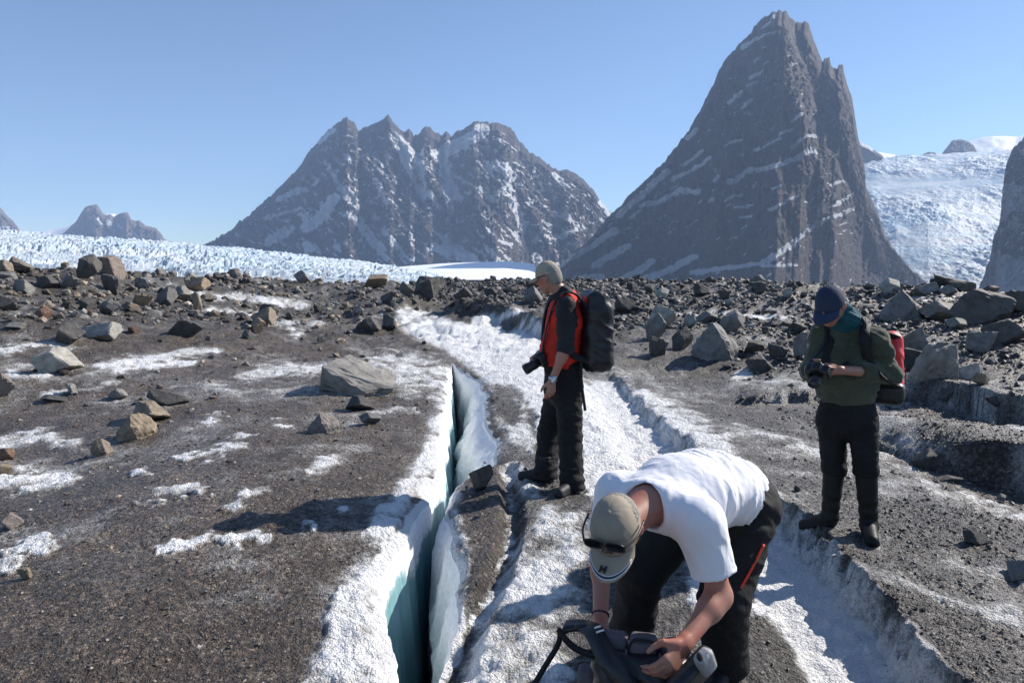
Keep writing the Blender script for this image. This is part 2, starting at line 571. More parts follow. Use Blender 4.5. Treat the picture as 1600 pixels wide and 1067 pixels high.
# ---- what lies on it, drawn from the photo's stains and patches
ICE_LIT_POLYS = [  # photo outline, soft edge, strength
    ([(622, 512), (660, 496), (740, 500), (800, 512), (845, 522), (905, 585), (940, 612), (962, 650), (1005, 690), (1030, 702), (1000, 745), (940, 790), (905, 760), (900, 680), (840, 690), (830, 640), (800, 606), (762, 604), (745, 585), (715, 565), (690, 545), (650, 530)], 9, 1.0),
    ([(604, 506), (625, 475), (668, 486), (700, 492), (770, 486), (812, 480), (850, 500), (850, 530), (760, 520)], 6, 0.85),
    ([(640, 545), (708, 560), (704, 600), (690, 690), (684, 738), (640, 800), (600, 860), (545, 850), (600, 780), (650, 700), (672, 640)], 14, 0.85),
    ([(560, 858), (600, 868), (590, 900), (625, 985), (626, 1090), (440, 1090), (490, 1010), (520, 930)], 26, 0.85),
    ([(520, 536), (650, 540), (690, 560), (690, 600), (640, 640), (560, 560)], 16, 0.72),
    ([(757, 600), (800, 610), (832, 640), (838, 720), (800, 700), (776, 682)], 8, 0.75),
    ([(700, 760), (745, 740), (742, 850), (735, 960), (705, 1070), (690, 1000), (700, 850)], 8, 0.62),
    ([(830, 770), (930, 790), (930, 860), (905, 1000), (900, 1090), (700, 1090), (740, 960), (800, 850)], 18, 0.82),
    ([(800, 700), (838, 740), (860, 780), (830, 840), (790, 760)], 10, 0.68),
    ([(935, 590), (1010, 600), (1120, 655), (1230, 680), (1235, 700), (1150, 690), (1235, 790), (1220, 830), (1080, 720), (1040, 700), (985, 650)], 14, 0.85),
    ([(1190, 850), (1215, 850), (1300, 930), (1470, 1080), (1290, 1090), (1230, 990), (1160, 960)], 8, 0.95),
    ([(1060, 870), (1100, 860), (1150, 960), (1090, 960)], 9, 0.8),
    ([(1110, 482), (1170, 488), (1245, 494), (1225, 502), (1150, 500), (1100, 492)], 3, 0.8),
    ([(1145, 575), (1175, 572), (1185, 592), (1140, 598)], 4, 0.7),
    ([(1310, 650), (1400, 625), (1440, 640), (1480, 690), (1600, 705), (1600, 765), (1470, 735), (1400, 700), (1340, 700)], 10, 0.5),
    ([(930, 560), (1010, 570), (1080, 600), (1130, 640), (1010, 620), (940, 600)], 10, 0.5),
    ([(1300, 600), (1400, 600), (1600, 632), (1600, 655), (1480, 640), (1370, 640)], 10, 0.45),  # sunlit gravel ledge: its brightness is painted in as ice cover
    ([(1200, 720), (1330, 790), (1560, 900), (1400, 880), (1240, 830)], 16, 0.5),
    ([(1530, 500), (1600, 490), (1600, 545), (1480, 540)], 8, 0.4),
    ([(1580, 850), (1620, 840), (1620, 880), (1590, 880)], 5, 0.5),
    ([(1200, 830), (1330, 855), (1600, 960), (1600, 1010), (1380, 920), (1230, 870)], 20, 0.6),
]
ICE_LINES = [  # photo polyline, half width, strength
    ([(300, 462), (380, 464), (470, 476)], 8, 0.75), ([(330, 485), (400, 490), (470, 520)], 7, 0.5),
    ([(0, 548), (40, 540), (110, 540)], 8, 0.55), ([(165, 572), (240, 560), (330, 545)], 10, 0.75), ([(180, 580), (260, 570), (300, 566)], 6, 0.7),
    ([(0, 690), (60, 680), (110, 690)], 13, 0.62), ([(0, 755), (50, 755), (90, 750)], 14, 0.62), ([(0, 735), (70, 735)], 8, 0.5),
    ([(385, 588), (440, 580), (505, 572)], 11, 0.62), ([(290, 720), (340, 705), (380, 688)], 9, 0.75), ([(310, 715), (350, 700)], 9, 0.5),
    ([(260, 865), (290, 850), (330, 835)], 9, 0.75), ([(330, 840), (390, 838), (420, 845)], 8, 0.6), ([(490, 740), (530, 715), (565, 700)], 11, 0.62),
    ([(215, 740), (255, 738)], 4, 0.6), ([(250, 770), (300, 765), (350, 780)], 5, 0.5), ([(210, 785), (245, 780)], 5, 0.6), ([(435, 660), (455, 665)], 4, 0.6),
    ([(0, 860), (50, 850), (105, 852)], 7, 0.55), ([(0, 880), (15, 876)], 6, 0.6), ([(100, 812), (130, 808)], 3, 0.55), ([(360, 790), (390, 770), (410, 760)], 7, 0.45),
    ([(465, 790), (475, 820)], 7, 0.5), ([(520, 790), (530, 800)], 6, 0.5), ([(310, 1008), (330, 1012)], 6, 0.55), ([(320, 660), (345, 650)], 5, 0.6),
    ([(560, 650), (640, 640)], 7, 0.4), ([(20, 585), (90, 590)], 7, 0.45), ([(60, 620), (180, 600)], 6, 0.35), ([(795, 730), (800, 790), (796, 850), (770, 905), (735, 975)], 7, 0.6),
    ([(1400, 470), (1480, 462), (1600, 462)], 6, 0.35), ([(1440, 490), (1500, 500)], 5, 0.4), ([(1220, 690), (1240, 700)], 4, 0.4), ([(1030, 490), (1110, 492)], 3, 0.5),
    ([(560, 500), (600, 492)], 3, 0.35), ([(420, 500), (500, 505)], 6, 0.35), ([(1480, 870), (1600, 900)], 16, 0.2), ([(1250, 690), (1300, 730)], 8, 0.3), ([(1380, 720), (1480, 770), (1600, 800)], 9, 0.25),
]
DIRT_POLYS = [
    ([(778, 606), (800, 615), (812, 650), (800, 668), (775, 640), (762, 620)], 7, 0.6),
    ([(735, 730), (775, 735), (790, 770), (785, 850), (760, 930), (738, 950), (742, 850), (715, 790)], 8, 0.75),
    ([(800, 760), (850, 790), (830, 840), (800, 830)], 9, 0.35),
    ([(860, 930), (960, 950), (900, 1000), (860, 990)], 12, 0.15),
    ([(1130, 980), (1170, 960), (1260, 1020), (1310, 1090), (1120, 1090)], 7, 0.9),
    ([(560, 660), (640, 640), (670, 690), (640, 740), (570, 760), (500, 760)], 14, 0.45),
    ([(700, 470), (740, 478), (735, 505), (708, 503)], 4, 0.8), ([(780, 505), (815, 488), (822, 496), (792, 522)], 3, 0.8),
    ([(1470, 1080), (1300, 920), (1330, 890), (1640, 1010), (1640, 1090)], 8, 0.5),
]
WET_POLYS = [([(0, 640), (330, 640), (420, 800), (160, 960), (0, 980)], 60, 0.75), ([(200, 560), (520, 590), (520, 640), (200, 640)], 40, 0.6), ([(1200, 700), (1640, 780), (1640, 920), (1350, 760)], 30, 0.7)]

def paint(x, y, z):
    U, V = project(x, y, z)
    U = np.where(y < 1.6, -5000, U)
    n = 9.0 * fbm2(x * 2.3, y * 2.3, 101, 4, 0.6)
    n = n + 4.0 * pn2(x * 14, y * 14, 107)
    depth_n = np.clip(3.6 / np.maximum(y, 2.0), 0.12, 1.3)
    n = n * depth_n * 2.2
    ice = np.zeros(x.shape)
    big = fbm2(x * 0.55, y * 0.55, 111, 4, 0.6)
    fine = fbm2(x * 3.0, y * 3.0, 117, 4, 0.65)
    base = 0.20 + 0.10 * sstep(4.0, 7.0, y) * sstep(13, 9, y) + 0.36 * big + 0.22 * fine + 0.07 * sstep(0.3, 1.5, x) * sstep(12, 7, y)
    ice = np.maximum(ice, base)
    vary = 0.85 + 0.5 * fine + 0.35 * big
    def region(V0, U0, V1, U1, pad):
        m = (U > U0 - pad) & (U < U1 + pad) & (V > V0 - pad) & (V < V1 + pad)
        return np.nonzero(m)
    for pts, soft, k in ICE_LIT_POLYS:
        p = np.array(pts)
        ix = region(p[:, 1].min(), p[:, 0].min(), p[:, 1].max(), p[:, 0].max(), soft * 3)
        if len(ix[0]):
            sd = poly_sd(U[ix], V[ix], pts) + n[ix]
            ice[ix] = np.maximum(ice[ix], k * (vary[ix] if k < 0.9 else 1.0) * sstep(soft * 1.7, -soft * 1.7, sd))
    for pts, w, k in ICE_LINES:
        p = np.array(pts)
        ix = region(p[:, 1].min(), p[:, 0].min(), p[:, 1].max(), p[:, 0].max(), w * 3)
        if len(ix[0]):
            # patches lie flat: stretch the distance vertically
            q = [(a, b * 1.9) for a, b in pts]
            d = seg_dist(U[ix], V[ix] * 1.9, q) + n[ix] * 2.4
            ice[ix] = np.maximum(ice[ix], (0.5 + 0.5 * k) * vary[ix] * sstep(w * 3.6, w * 0.1, d))
    for pts, soft, k in DIRT_POLYS:
        p = np.array(pts)
        ix = region(p[:, 1].min(), p[:, 0].min(), p[:, 1].max(), p[:, 0].max(), soft * 3)
        if len(ix[0]):
            sd = poly_sd(U[ix], V[ix], pts) + n[ix]
            ice[ix] *= 1 - k * sstep(soft, -soft, sd)
    # the trough: ice on its bank, snow on its floor
    dT = seg_dist(x, y, TROUGH); sdT = x - np.interp(y, [p[1] for p in TROUGH[::-1]], [p[0] for p in TROUGH[::-1]])
    tf = sstep(13.0, 10.0, y)
    bank = sstep(0.37, 0.27, dT + 0.05 * pn2(x * 5, y * 5, 119)) * (sdT > 0) * tf
    ice = np.maximum(ice, bank * (0.62 + 0.25 * sstep(0.3, 0.1, dT)))
    ice = np.maximum(ice, 0.9 * tf * sstep(0.3, 0.14, dT) * (sdT <= 0.05))
    for base, hg, run, back in STEPS[:2]:
        bx_ = [p[0] for p in base]
        up_s = y - np.interp(x, bx_, [p[1] for p in base]) + 0.14 * pn2(x * 1.7, y * 1.7, 51) + 0.07 * pn2(x * 6, y * 6, 52)
        wl_ = sstep(-0.35, 0.0, up_s) * sstep(run + 0.12, run - 0.05, up_s) * sstep(bx_[0] - 0.1, bx_[0] + 0.5, x)
        ice = np.maximum(ice, wl_ * np.clip(0.52 + 0.5 * big + 0.3 * fine, 0, 0.8))
    wet = np.full(x.shape, 0.25)
    for pts, soft, k in WET_POLYS:
        sd = poly_sd(U, V, pts) + n * 3
        wet = np.maximum(wet, k * sstep(soft, -soft, sd))
    warm = sstep(900, 600, U + n * 6) * sstep(480, 560, V)
    return ice, wet, warm

M_ground = mat_ground()
iL = list(paint(XL_, YY_L, ZL_)); iR = list(paint(XR_, YY_R, ZR_))
for im, of, wd in ((iL, OL[:, ::-1], 0.16), (iR, ORr, 0.07)):
    nn = 0.6 + 0.9 * fbm2(of * 6 + 3, YS[:, None] * 4 + 0 * of, 151, 3)
    im[0] = np.maximum(im[0], opening * np.clip(1.15 * np.exp(-(of / (wd * np.clip(nn, 0.25, 2))) ** 2), 0, 1))
zlift = 0.028
for Zq, im, of in ((ZL_, iL, OL[:, ::-1]), (ZR_, iR, ORr)):
    Zq += zlift * sstep(0.35, 0.75, im[0]) * sstep(0.0, 0.12, of) * (0.6 + 1.2 * pn2(of * 9, YS[:, None] * 9 + 0 * of, 161)) * sstep(14, 9, YS)[:, None]
gx = np.concatenate([XL_, XR_], 1); gy_ = np.concatenate([YY_L, YY_R], 1); gzv = np.concatenate([ZL_, ZR_], 1)
att = {k: np.concatenate([a, b], 1) for k, a, b in zip(("ice", "wet", "warm"), iL, iR)}
faces = grid_faces(NR, NL_ + NR_)
# no faces across the open crevasse
r_i = np.arange(NR - 1)[:, None]; c_i = np.arange(NL_ + NR_ - 1)[None, :]
openq = ((np.maximum(gap[:-1], gap[1:]) > 1e-6)[:, None] | np.ones((NR - 1, 1), bool)) & (c_i == NL_ - 1)
faces = faces[~openq.ravel()]
ground = structure(link("ground", mesh_arrays("ground", np.stack([gx, gy_, gzv], -1).reshape(-1, 3), faces, True, att), M_ground))

# ---- crevasse walls
DEP = np.array([0, .012, .03, .06, .1, .15, .22, .3, .4, .5, .62, .78, .95, 1.2, 1.5, 1.9, 2.4, 3.0, 3.8, 4.8, 6.0, 8.0])
ND = len(DEP)
Yv = YS[:, None]; Dv = DEP[None, :]
op = np.minimum(1.0, gap / 0.3)[:, None]
flute = 0.05 * pn2(Yv * 2.3 + 0 * Dv, Dv * 0.35, 121) + 0.03 * pn2(Yv * 6.5 + 0 * Dv, Dv * 0.5, 122) + 0.012 * pn2(Yv * 17 + 0 * Dv, Dv * 1.5, 123)
rough = 0.022 * pn2(Yv * 22, Dv * 22, 124) * np.exp(-Dv / 0.4) * sstep(0, 0.03, Dv)
fl = flute * sstep(0.05, 0.5, Dv)
narrow = 1 - np.exp(-Dv / 1.6)
g_ = gap[:, None]
lx = xl[:, None] + g_ * 0.42 * narrow + (fl + rough) * op + 0.05 * op * sstep(0.1, 0.0, Dv) * 0
bev = np.interp(YS, BEV[:, 0], BEV[:, 1])[:, None]
bev = np.minimum(bev, g_ * 0.66)
b_prof = bev * (0.45 * sstep(0.0, 0.12, Dv) + 0.55 * sstep(0.05, 0.6, Dv)) * (1 + 0.35 * pn2(Yv * 9, Dv * 9, 133)) * (1 + 0.5 * pn2(Yv * 3, Dv * 3, 131))
rx = xr[:, None] - b_prof - (g_ - bev) * 0.42 * narrow + (fl * 0.8 + rough) * op
mn = 0.5 * (lx + rx); low = np.minimum(0.02, g_ * 0.3)
lx2 = np.minimum(lx, mn - low / 2); rx2 = np.maximum(rx, mn + low / 2)
zl0 = ZL_[:, -1][:, None]; zr0 = ZR_[:, 0][:, None]
dep_s = Dv * np.minimum(1.0, gap / 0.22)[:, None]
cx = np.concatenate([lx2, rx2[:, ::-1]], 1)
cz = np.concatenate([zl0 - dep_s, (zr0 - dep_s)[:, ::-1]], 1)
cx[:, 0] = xl; cx[:, -1] = xr; cz[:, 0] = zl0[:, 0]; cz[:, -1] = zr0[:, 0]
cyv = np.repeat(YS[:, None], 2 * ND, 1)
dep_a = np.concatenate([np.broadcast_to(Dv, lx.shape), np.broadcast_to(Dv[:, ::-1], lx.shape)], 1)
crL = sstep(0.42, 0.04, Dv + 0.25 * pn2(Yv * 2.5, Dv * 2, 141))
crR = sstep(1.5, 0.5, Dv + 0.3 * pn2(Yv * 2.5, Dv * 2, 142))
cr = np.concatenate([crL, crR[:, ::-1]], 1)
M_crev = mat_crevasse()
structure(link("crevasse", mesh_arrays("crevasse", np.stack([cx, cyv, cz], -1).reshape(-1, 3), grid_faces(NR, 2 * ND), True, {"depth": dep_a, "crust": cr}), M_crev))

# ================================================================== far land
M_valley = mat_valley()

N = 140
vx, vy = np.meshgrid(np.linspace(-8200, 8200, N), np.concatenate([np.linspace(-1400, 30, 12), 30 * (10000 / 30) ** np.linspace(0.01, 1, N - 12)]))
vz = -14.0 + 0.0 * vx - 110 * sstep(60, 1400, vy) + 2.0 * fbm2(vx / 150, vy / 150, 3, 3)
vz = np.where(vy < 60, -14.0, vz)
structure(link("valley_floor", mesh_arrays("valley_floor", np.stack([vx, vy, vz], -1).reshape(-1, 3), grid_faces(N, N)), M_valley))

def ridge_mesh(name, mat, pts, D, ext, ncol, nrow, foot, ribs=(), snow=(), patches=(), speck=0.0, speck_dir=(1.0, 0.5), rib_amp=0.07, seed=0, cols=None, face_pow=1.12, jag=1.0, snow_top=0.0, ledge=None, snow_w=1.0, skew=0.0):
    """a mountain: the crest runs along the photo's outline at distance D, the face comes down towards the camera"""
    pts = np.array(pts, float)
    c0, c1 = pts[0, 0], pts[-1, 0]
    # columns denser where the outline is steep
    dense = np.linspace(c0, c1, 4000)
    zr = np.interp(dense, pts[:, 0], pts[:, 1])
    wgt = np.cumsum(np.hypot(np.gradient(dense), 0.45 * np.gradient(zr))); wgt = (wgt - wgt[0]) / (wgt[-1] - wgt[0])
    px = np.interp(np.linspace(0, 1, ncol), wgt, dense)
    py = np.interp(px, pts[:, 0], pts[:, 1])
    py = py + jag * (2.2 * pn2(px * 0.09, px * 0 + 0.37, seed + 1) + 2.4 * pn2(px * 0.27, px * 0 + 0.41, seed + 2) + 1.8 * pn2(px * 0.7, px * 0 + 0.29, seed + 3))
    X, Z = XZ(px, py, D)
    top = np.maximum(Z - foot, 5.0)
    tb = np.linspace(-0.45, 0, max(6, nrow // 14))[:-1]
    tf = np.linspace(0, 1, nrow) ** 0.92
    T = np.concatenate([tb, tf])[:, None]
    L = ext * top[None, :] * (1 + 0.25 * pn2(px[None, :] * 0.012, T * 0.5, seed + 5))
    yb = D - T * L
    drop = np.where(T >= 0, (1 - np.clip(T, 0, 1)) ** face_pow, (1 - np.clip(-T * 1.6, 0, 1)))
    zb = foot + top[None, :] * drop
    xb = X[None, :] * yb / D
    # front elevation in photo units, for everything that lies on the face
    U, V = project(xb, yb, zb)
    m = D / F
    hgt = np.clip(np.minimum(T * 12, (1 - T) * 2.5), 0, 1) * np.clip(top[None, :] / (60 * m), 0.1, 1)
    a = U * speck_dir[1] - V * speck_dir[0] * -1.0
    Us = U - skew * (V - 250) + 14 * pn2(U * 0.012, V * 0.012, seed + 7)
    q1 = ridged2(Us * 0.030 + 0.5 * pn2(U * 0.02, V * 0.02, seed + 8), V * 0.012, seed + 10, 5, 0.55)
    q2 = ridged2(Us * 0.085, V * 0.05, seed + 20, 4, 0.6)
    q3 = fbm2(U * 0.33, V * 0.30, seed + 30, 4, 0.65)
    bulge = (q1 * 26 + q2 * 12 + q3 * 7.5) * m * (rib_amp / 0.07)
    for rp, w, amp in ribs:
        d = seg_dist(U, V, rp) + 3 * pn2(U * 0.1, V * 0.1, seed + 40)
        bulge = bulge + amp * m * np.exp(-(d / w) ** 2)
    bulge = bulge * hgt
    if ledge:
        ang, per, amp = ledge
        k = (V * math.cos(ang) + U * math.sin(ang)) / per + 0.8 * pn2(U * 0.02, V * 0.02, seed + 50)
        bulge = bulge + hgt * amp * m * (np.abs((k % 1.0) - 0.5) * 2) * (0.5 + pn2(U * 0.03, V * 0.03, seed + 51))
    yy = yb - bulge * 0.85
    zz = EYE + (zb - EYE) * yy / yb + bulge * 0.2 * np.clip(T * 5, 0, 1)
    xx = xb * yy / yb + hgt * 3.0 * m * pn2(U * 0.12, V * 0.12, seed + 60)
    # snow
    nz = 2.6 * fbm2(U * 0.09, V * 0.09, seed + 70, 4, 0.6)
    nz2 = fbm2(U * 0.26, V * 0.26, seed + 75, 3, 0.6)
    sn = np.zeros(U.shape)
    for sp_, w, k in snow:
        w = w * snow_w
        d = seg_dist(U, V, sp_) + nz * min(1.0, w / 3.5) + 1.6 * nz2 * min(1.0, w / 3.0)
        sn = np.maximum(sn, (0.35 + 0.5 * k) * sstep(w * 2.1, w * 0.1, d) * (1 + 0.25 * nz2))
    for pp, k in patches:
        d = poly_sd(U, V, pp) + nz * 1.5
        sn = np.maximum(sn, k * sstep(3, -3, d))
    if speck:
        ca, sa = speck_dir
        al = U * ca + V * sa; ac = -U * sa + V * ca
        s1 = pn2(al * 0.045, ac * 0.17, seed + 80) + 0.6 * pn2(al * 0.12, ac * 0.36, seed + 81) + 0.35 * nz2
        env = 0.5 + pn2(U * 0.012, V * 0.016, seed + 82)
        gul = sstep(0.25, -0.35, q1) * 0.25
        sn = np.maximum(sn, 0.85 * sstep(0.34, 0.52, s1 * (0.7 + 0.6 * env) + gul * 0.6 + speck - 0.35) * np.clip(T * 6, 0, 1))
    if snow_top:
        sn = np.maximum(sn, snow_top * (T < 0.02))
    v = np.stack([xx, yy, zz], -1).reshape(-1, 3)
    nr = T.shape[0]
    me = mesh_arrays(name, v, grid_faces(nr, ncol, True), True, {"snow": sn.ravel()})
    o = link(name, me, mat)
    return structure(o)

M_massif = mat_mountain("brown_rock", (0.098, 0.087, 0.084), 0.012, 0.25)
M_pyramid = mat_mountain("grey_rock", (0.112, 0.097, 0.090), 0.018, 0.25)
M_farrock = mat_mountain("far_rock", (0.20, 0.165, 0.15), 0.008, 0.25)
M_snow = mat_snow()

MASSIF = [(296, 396), (318, 384), (345, 370), (395, 330), (440, 290), (470, 258), (495, 222), (512, 205), (522, 196), (534, 190), (540, 181), (546, 188), (556, 194), (560, 206), (571, 200), (590, 192), (600, 184), (606, 180), (613, 190), (622, 200), (632, 206), (638, 199), (643, 203), (647, 212), (655, 209), (662, 200), (669, 198), (680, 205), (690, 212), (697, 207), (706, 213), (715, 206), (728, 200), (738, 191), (750, 190), (775, 192), (796, 198), (802, 206), (812, 220), (830, 240), (850, 251), (862, 262), (880, 264), (900, 272), (918, 287), (930, 300), (940, 318), (952, 330), (975, 352), (1010, 385), (1045, 418), (1060, 430)]
ridge_mesh("mountain", M_massif, MASSIF, 6000, 1.75, 430, 180, -125,
    ribs=[([(606, 183), (628, 225), (655, 265), (690, 310), (740, 372)], 9, 26), ([(562, 205), (600, 250), (640, 300), (700, 360), (760, 420)], 10, -22), ([(540, 185), (555, 240), (590, 310), (650, 400)], 12, 16),
          ([(690, 235), (695, 280), (705, 330), (708, 380)], 8, -24), ([(735, 235), (735, 280), (745, 330), (780, 410)], 12, 24), ([(775, 195), (790, 250), (830, 330), (860, 400)], 12, 16), ([(640, 215), (662, 300)], 8, -14), ([(800, 260), (810, 330), (830, 380)], 8, -12), ([(850, 255), (880, 320), (900, 390)], 12, 14), ([(705, 300), (720, 380)], 6, 12)],
    snow=[([(752, 206), (742, 216), (730, 226)], 9, 1), ([(718, 230), (698, 238), (686, 246)], 9, 1), ([(690, 246), (694, 268), (702, 300), (716, 316)], 6, 1), ([(694, 290), (703, 332)], 4, 0.9), ([(700, 345), (702, 372), (712, 392)], 3, 0.9), ([(700, 378), (720, 400), (742, 410)], 7, 1), ([(612, 214), (625, 245), (652, 292), (662, 312)], 3.2, 1), ([(622, 222), (640, 250), (655, 270)], 8, 0.72), ([(660, 240), (663, 300)], 1.6, 0.9),
          ([(500, 222), (522, 204)], 3, 0.8), ([(436, 314), (475, 302)], 3.5, 0.9), ([(522, 318), (500, 348), (478, 362)], 7, 0.75), ([(514, 268), (538, 312), (560, 332)], 2.5, 0.9), ([(540, 305), (548, 318)], 6, 0.9), ([(544, 338), (580, 382), (604, 408)], 2.6, 0.95), ([(566, 352), (602, 396)], 2.2, 0.85), ([(596, 362), (640, 410)], 2, 0.8), ([(420, 384), (452, 364)], 6, 0.85), ([(412, 345), (470, 332)], 2, 0.8), ([(478, 388), (488, 392)], 5, 0.9), ([(586, 292), (604, 330)], 2.5, 0.8), ([(628, 258), (660, 300), (690, 330)], 2, 0.7),
          ([(775, 265), (792, 272), (800, 282)], 6, 0.9), ([(790, 292), (798, 315), (812, 345), (816, 360)], 5, 0.85), ([(750, 300), (774, 322)], 2.6, 0.9), ([(866, 274), (884, 296)], 3.5, 0.85), ([(880, 345), (912, 362), (890, 372), (858, 378)], 3, 0.9), ([(942, 318), (948, 340)], 5, 0.85), ([(762, 260), (764, 275)], 3, 0.8), ([(806, 368), (812, 376)], 3, 0.9), ([(780, 384), (800, 386)], 2, 0.8), ([(760, 392), (776, 410)], 3, 0.9), ([(835, 404), (842, 412)], 4, 0.9), ([(680, 390), (700, 400)], 5, 0.9), ([(500, 160), (505, 165)], 1, 0.1)],
    speck=0.50, snow_w=1.35, skew=0.6, speck_dir=(0.80, 0.60), seed=300, jag=1.5)

PYRAMID = [(820, 446), (850, 432), (880, 412), (920, 375), (955, 335), (1000, 290), (1040, 250), (1075, 205), (1095, 170), (1110, 140), (1124, 110), (1135, 90), (1155, 68), (1170, 55), (1180, 40), (1195, 25), (1210, 18), (1229, 17), (1233, 26), (1240, 33), (1250, 34), (1262, 35), (1268, 50), (1274, 68), (1280, 85), (1286, 100), (1288, 92), (1296, 92), (1298, 103), (1303, 107), (1308, 108), (1311, 101), (1317, 101), (1319, 112), (1325, 135), (1331, 152), (1335, 175), (1340, 210), (1346, 240), (1351, 260), (1353, 290), (1362, 312), (1373, 335), (1380, 362), (1395, 385), (1412, 408), (1440, 436), (1465, 452)]
ridge_mesh("mountain", M_pyramid, PYRAMID, 4000, 0.92, 420, 240, -125,
    ribs=[([(1215, 25), (1228, 80), (1232, 130), (1245, 180), (1270, 260), (1300, 360), (1340, 440)], 14, 26), ([(1240, 40), (1262, 110), (1290, 200), (1330, 300)], 7, -20), ([(1295, 100), (1312, 170), (1330, 260), (1350, 330), (1375, 420)], 9, 24), ([(1195, 60), (1180, 130), (1150, 220), (1120, 300)], 14, 12), ([(1150, 90), (1110, 180), (1040, 290)], 14, -10), ([(1272, 270), (1278, 330), (1240, 390)], 6, -12)],
    snow=[([(1160, 76), (1182, 62)], 3.2, 0.9), ([(1160, 72), (1210, 54)], 2.2, 0.9), ([(1192, 44), (1204, 36)], 2.4, 0.9), ([(1207, 28), (1213, 24)], 2.2, 0.9), ([(1178, 104), (1187, 98)], 2, 0.9), ([(1170, 130), (1190, 118)], 2.2, 0.9), ([(1168, 143), (1184, 133)], 2, 0.8), ([(1140, 166), (1157, 152)], 3.2, 0.95), ([(1160, 178), (1172, 165)], 2.6, 0.9), ([(1164, 186), (1174, 186)], 1.6, 0.8), ([(1075, 217), (1088, 204)], 3.4, 0.9), ([(1050, 285), (1080, 272), (1110, 252)], 3.2, 0.95), ([(1067, 262), (1097, 242)], 2.8, 0.85), ([(1002, 328), (1040, 316), (1062, 304), (1092, 306)], 4.2, 0.95), ([(1179, 241), (1200, 232), (1218, 222)], 2.6, 0.95), ([(1218, 216), (1239, 209)], 2.4, 0.85), ([(1235, 237), (1274, 218)], 2.4, 0.95), ([(1238, 200), (1252, 190)], 2.4, 0.8), ([(1140, 291), (1168, 273), (1200, 269), (1240, 256), (1274, 250)], 3.6, 1), ([(1240, 252), (1270, 244)], 2, 0.8), ([(1132, 318), (1160, 308)], 2.2, 0.9), ([(1148, 330), (1176, 324)], 1.8, 0.8), ([(1156, 344), (1174, 342)], 1.8, 0.9), ([(1202, 333), (1244, 312)], 2.4, 0.8), ([(1132, 236), (1158, 226)], 1.8, 0.8), ([(1207, 300), (1222, 294)], 2, 0.7), ([(1116, 290), (1123, 284)], 2.5, 0.9), ([(1106, 322), (1112, 318)], 2.5, 0.9),
          ([(1080, 428), (1140, 420), (1188, 414), (1218, 397), (1250, 372), (1274, 356), (1280, 330)], 3.4, 1), ([(1190, 418), (1245, 416)], 2, 0.8), ([(1274, 358), (1300, 348), (1336, 331)], 2.6, 0.95), ([(1200, 410), (1240, 385)], 5, 0.7), ([(876, 414), (925, 388), (963, 366)], 6, 0.8), ([(929, 420), (955, 404), (981, 390)], 5.5, 0.9), ([(963, 444), (995, 428), (1019, 412)], 5, 1), ([(1011, 436), (1045, 425), (1084, 404)], 5, 0.85), ([(1295, 297), (1322, 283)], 2.2, 0.8), ([(1302, 330), (1334, 306)], 2.6, 0.75), ([(968, 338), (1000, 310), (1041, 271)], 7, 0.6), ([(985, 345), (1000, 335)], 3, 0.8), ([(900, 440), (940, 436)], 5, 0.8), ([(1272, 144), (1280, 141)], 2, 0.8)],
    speck=0.22, speck_dir=(0.88, -0.47), seed=500, jag=1.5, rib_amp=0.065, skew=0.15, face_pow=1.05, ledge=(0.5, 46, 5))

# mountain on the right edge, behind its own snow slopes
ridge_mesh("mountain", M_pyramid, [(1520, 470), (1536, 436), (1541, 418), (1548, 400), (1552, 372), (1563, 345), (1566, 310), (1568, 290), (1570, 268), (1574, 252), (1582, 234), (1600, 214), (1640, 182), (1700, 170), (1780, 200), (1880, 270), (1980, 350)], 3500, 1.35, 210, 150, -125,
    ribs=[([(1600, 220), (1570, 300), (1590, 380)], 12, 14)],
    patches=[([(1430, 470), (1500, 405), (1532, 335), (1548, 292), (1575, 300), (1640, 296), (1640, 335), (1580, 345), (1548, 372), (1552, 400), (1600, 415), (1660, 425), (1660, 470)], 0.95), ([(1590, 240), (1630, 220), (1640, 250), (1600, 262)], 0.7)],
    speck=0.62, speck_dir=(0.7, -0.7), seed=700, jag=2.0, rib_amp=0.12, skew=-0.7)
ridge_mesh("mountain", M_pyramid, [(1325, 300), (1330, 232), (1343, 222), (1352, 226), (1366, 234), (1376, 242), (1384, 252), (1386, 262), (1392, 300)], 6800, 0.5, 60, 50, 700,
    snow=[([(1346, 226), (1362, 235)], 4, 0.9)], speck=0.12, seed=730)
# far peaks on the left
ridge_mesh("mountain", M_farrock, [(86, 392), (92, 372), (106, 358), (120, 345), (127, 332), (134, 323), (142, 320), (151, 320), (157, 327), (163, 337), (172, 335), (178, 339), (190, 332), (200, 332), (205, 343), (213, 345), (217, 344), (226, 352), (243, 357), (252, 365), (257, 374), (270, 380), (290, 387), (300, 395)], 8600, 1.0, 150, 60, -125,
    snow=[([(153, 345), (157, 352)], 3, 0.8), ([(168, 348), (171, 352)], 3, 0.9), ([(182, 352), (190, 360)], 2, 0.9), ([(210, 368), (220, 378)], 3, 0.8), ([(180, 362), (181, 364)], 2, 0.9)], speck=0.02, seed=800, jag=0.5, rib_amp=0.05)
ridge_mesh("mountain", M_farrock, [(-170, 300), (-120, 270), (-60, 285), (-20, 305), (0, 324), (10, 336), (20, 345), (28, 356), (36, 372), (42, 392)], 8200, 0.8, 80, 50, -125, snow=[([(0, 362), (30, 364)], 3, 0.6)], speck=0.08, seed=830, jag=0.5)
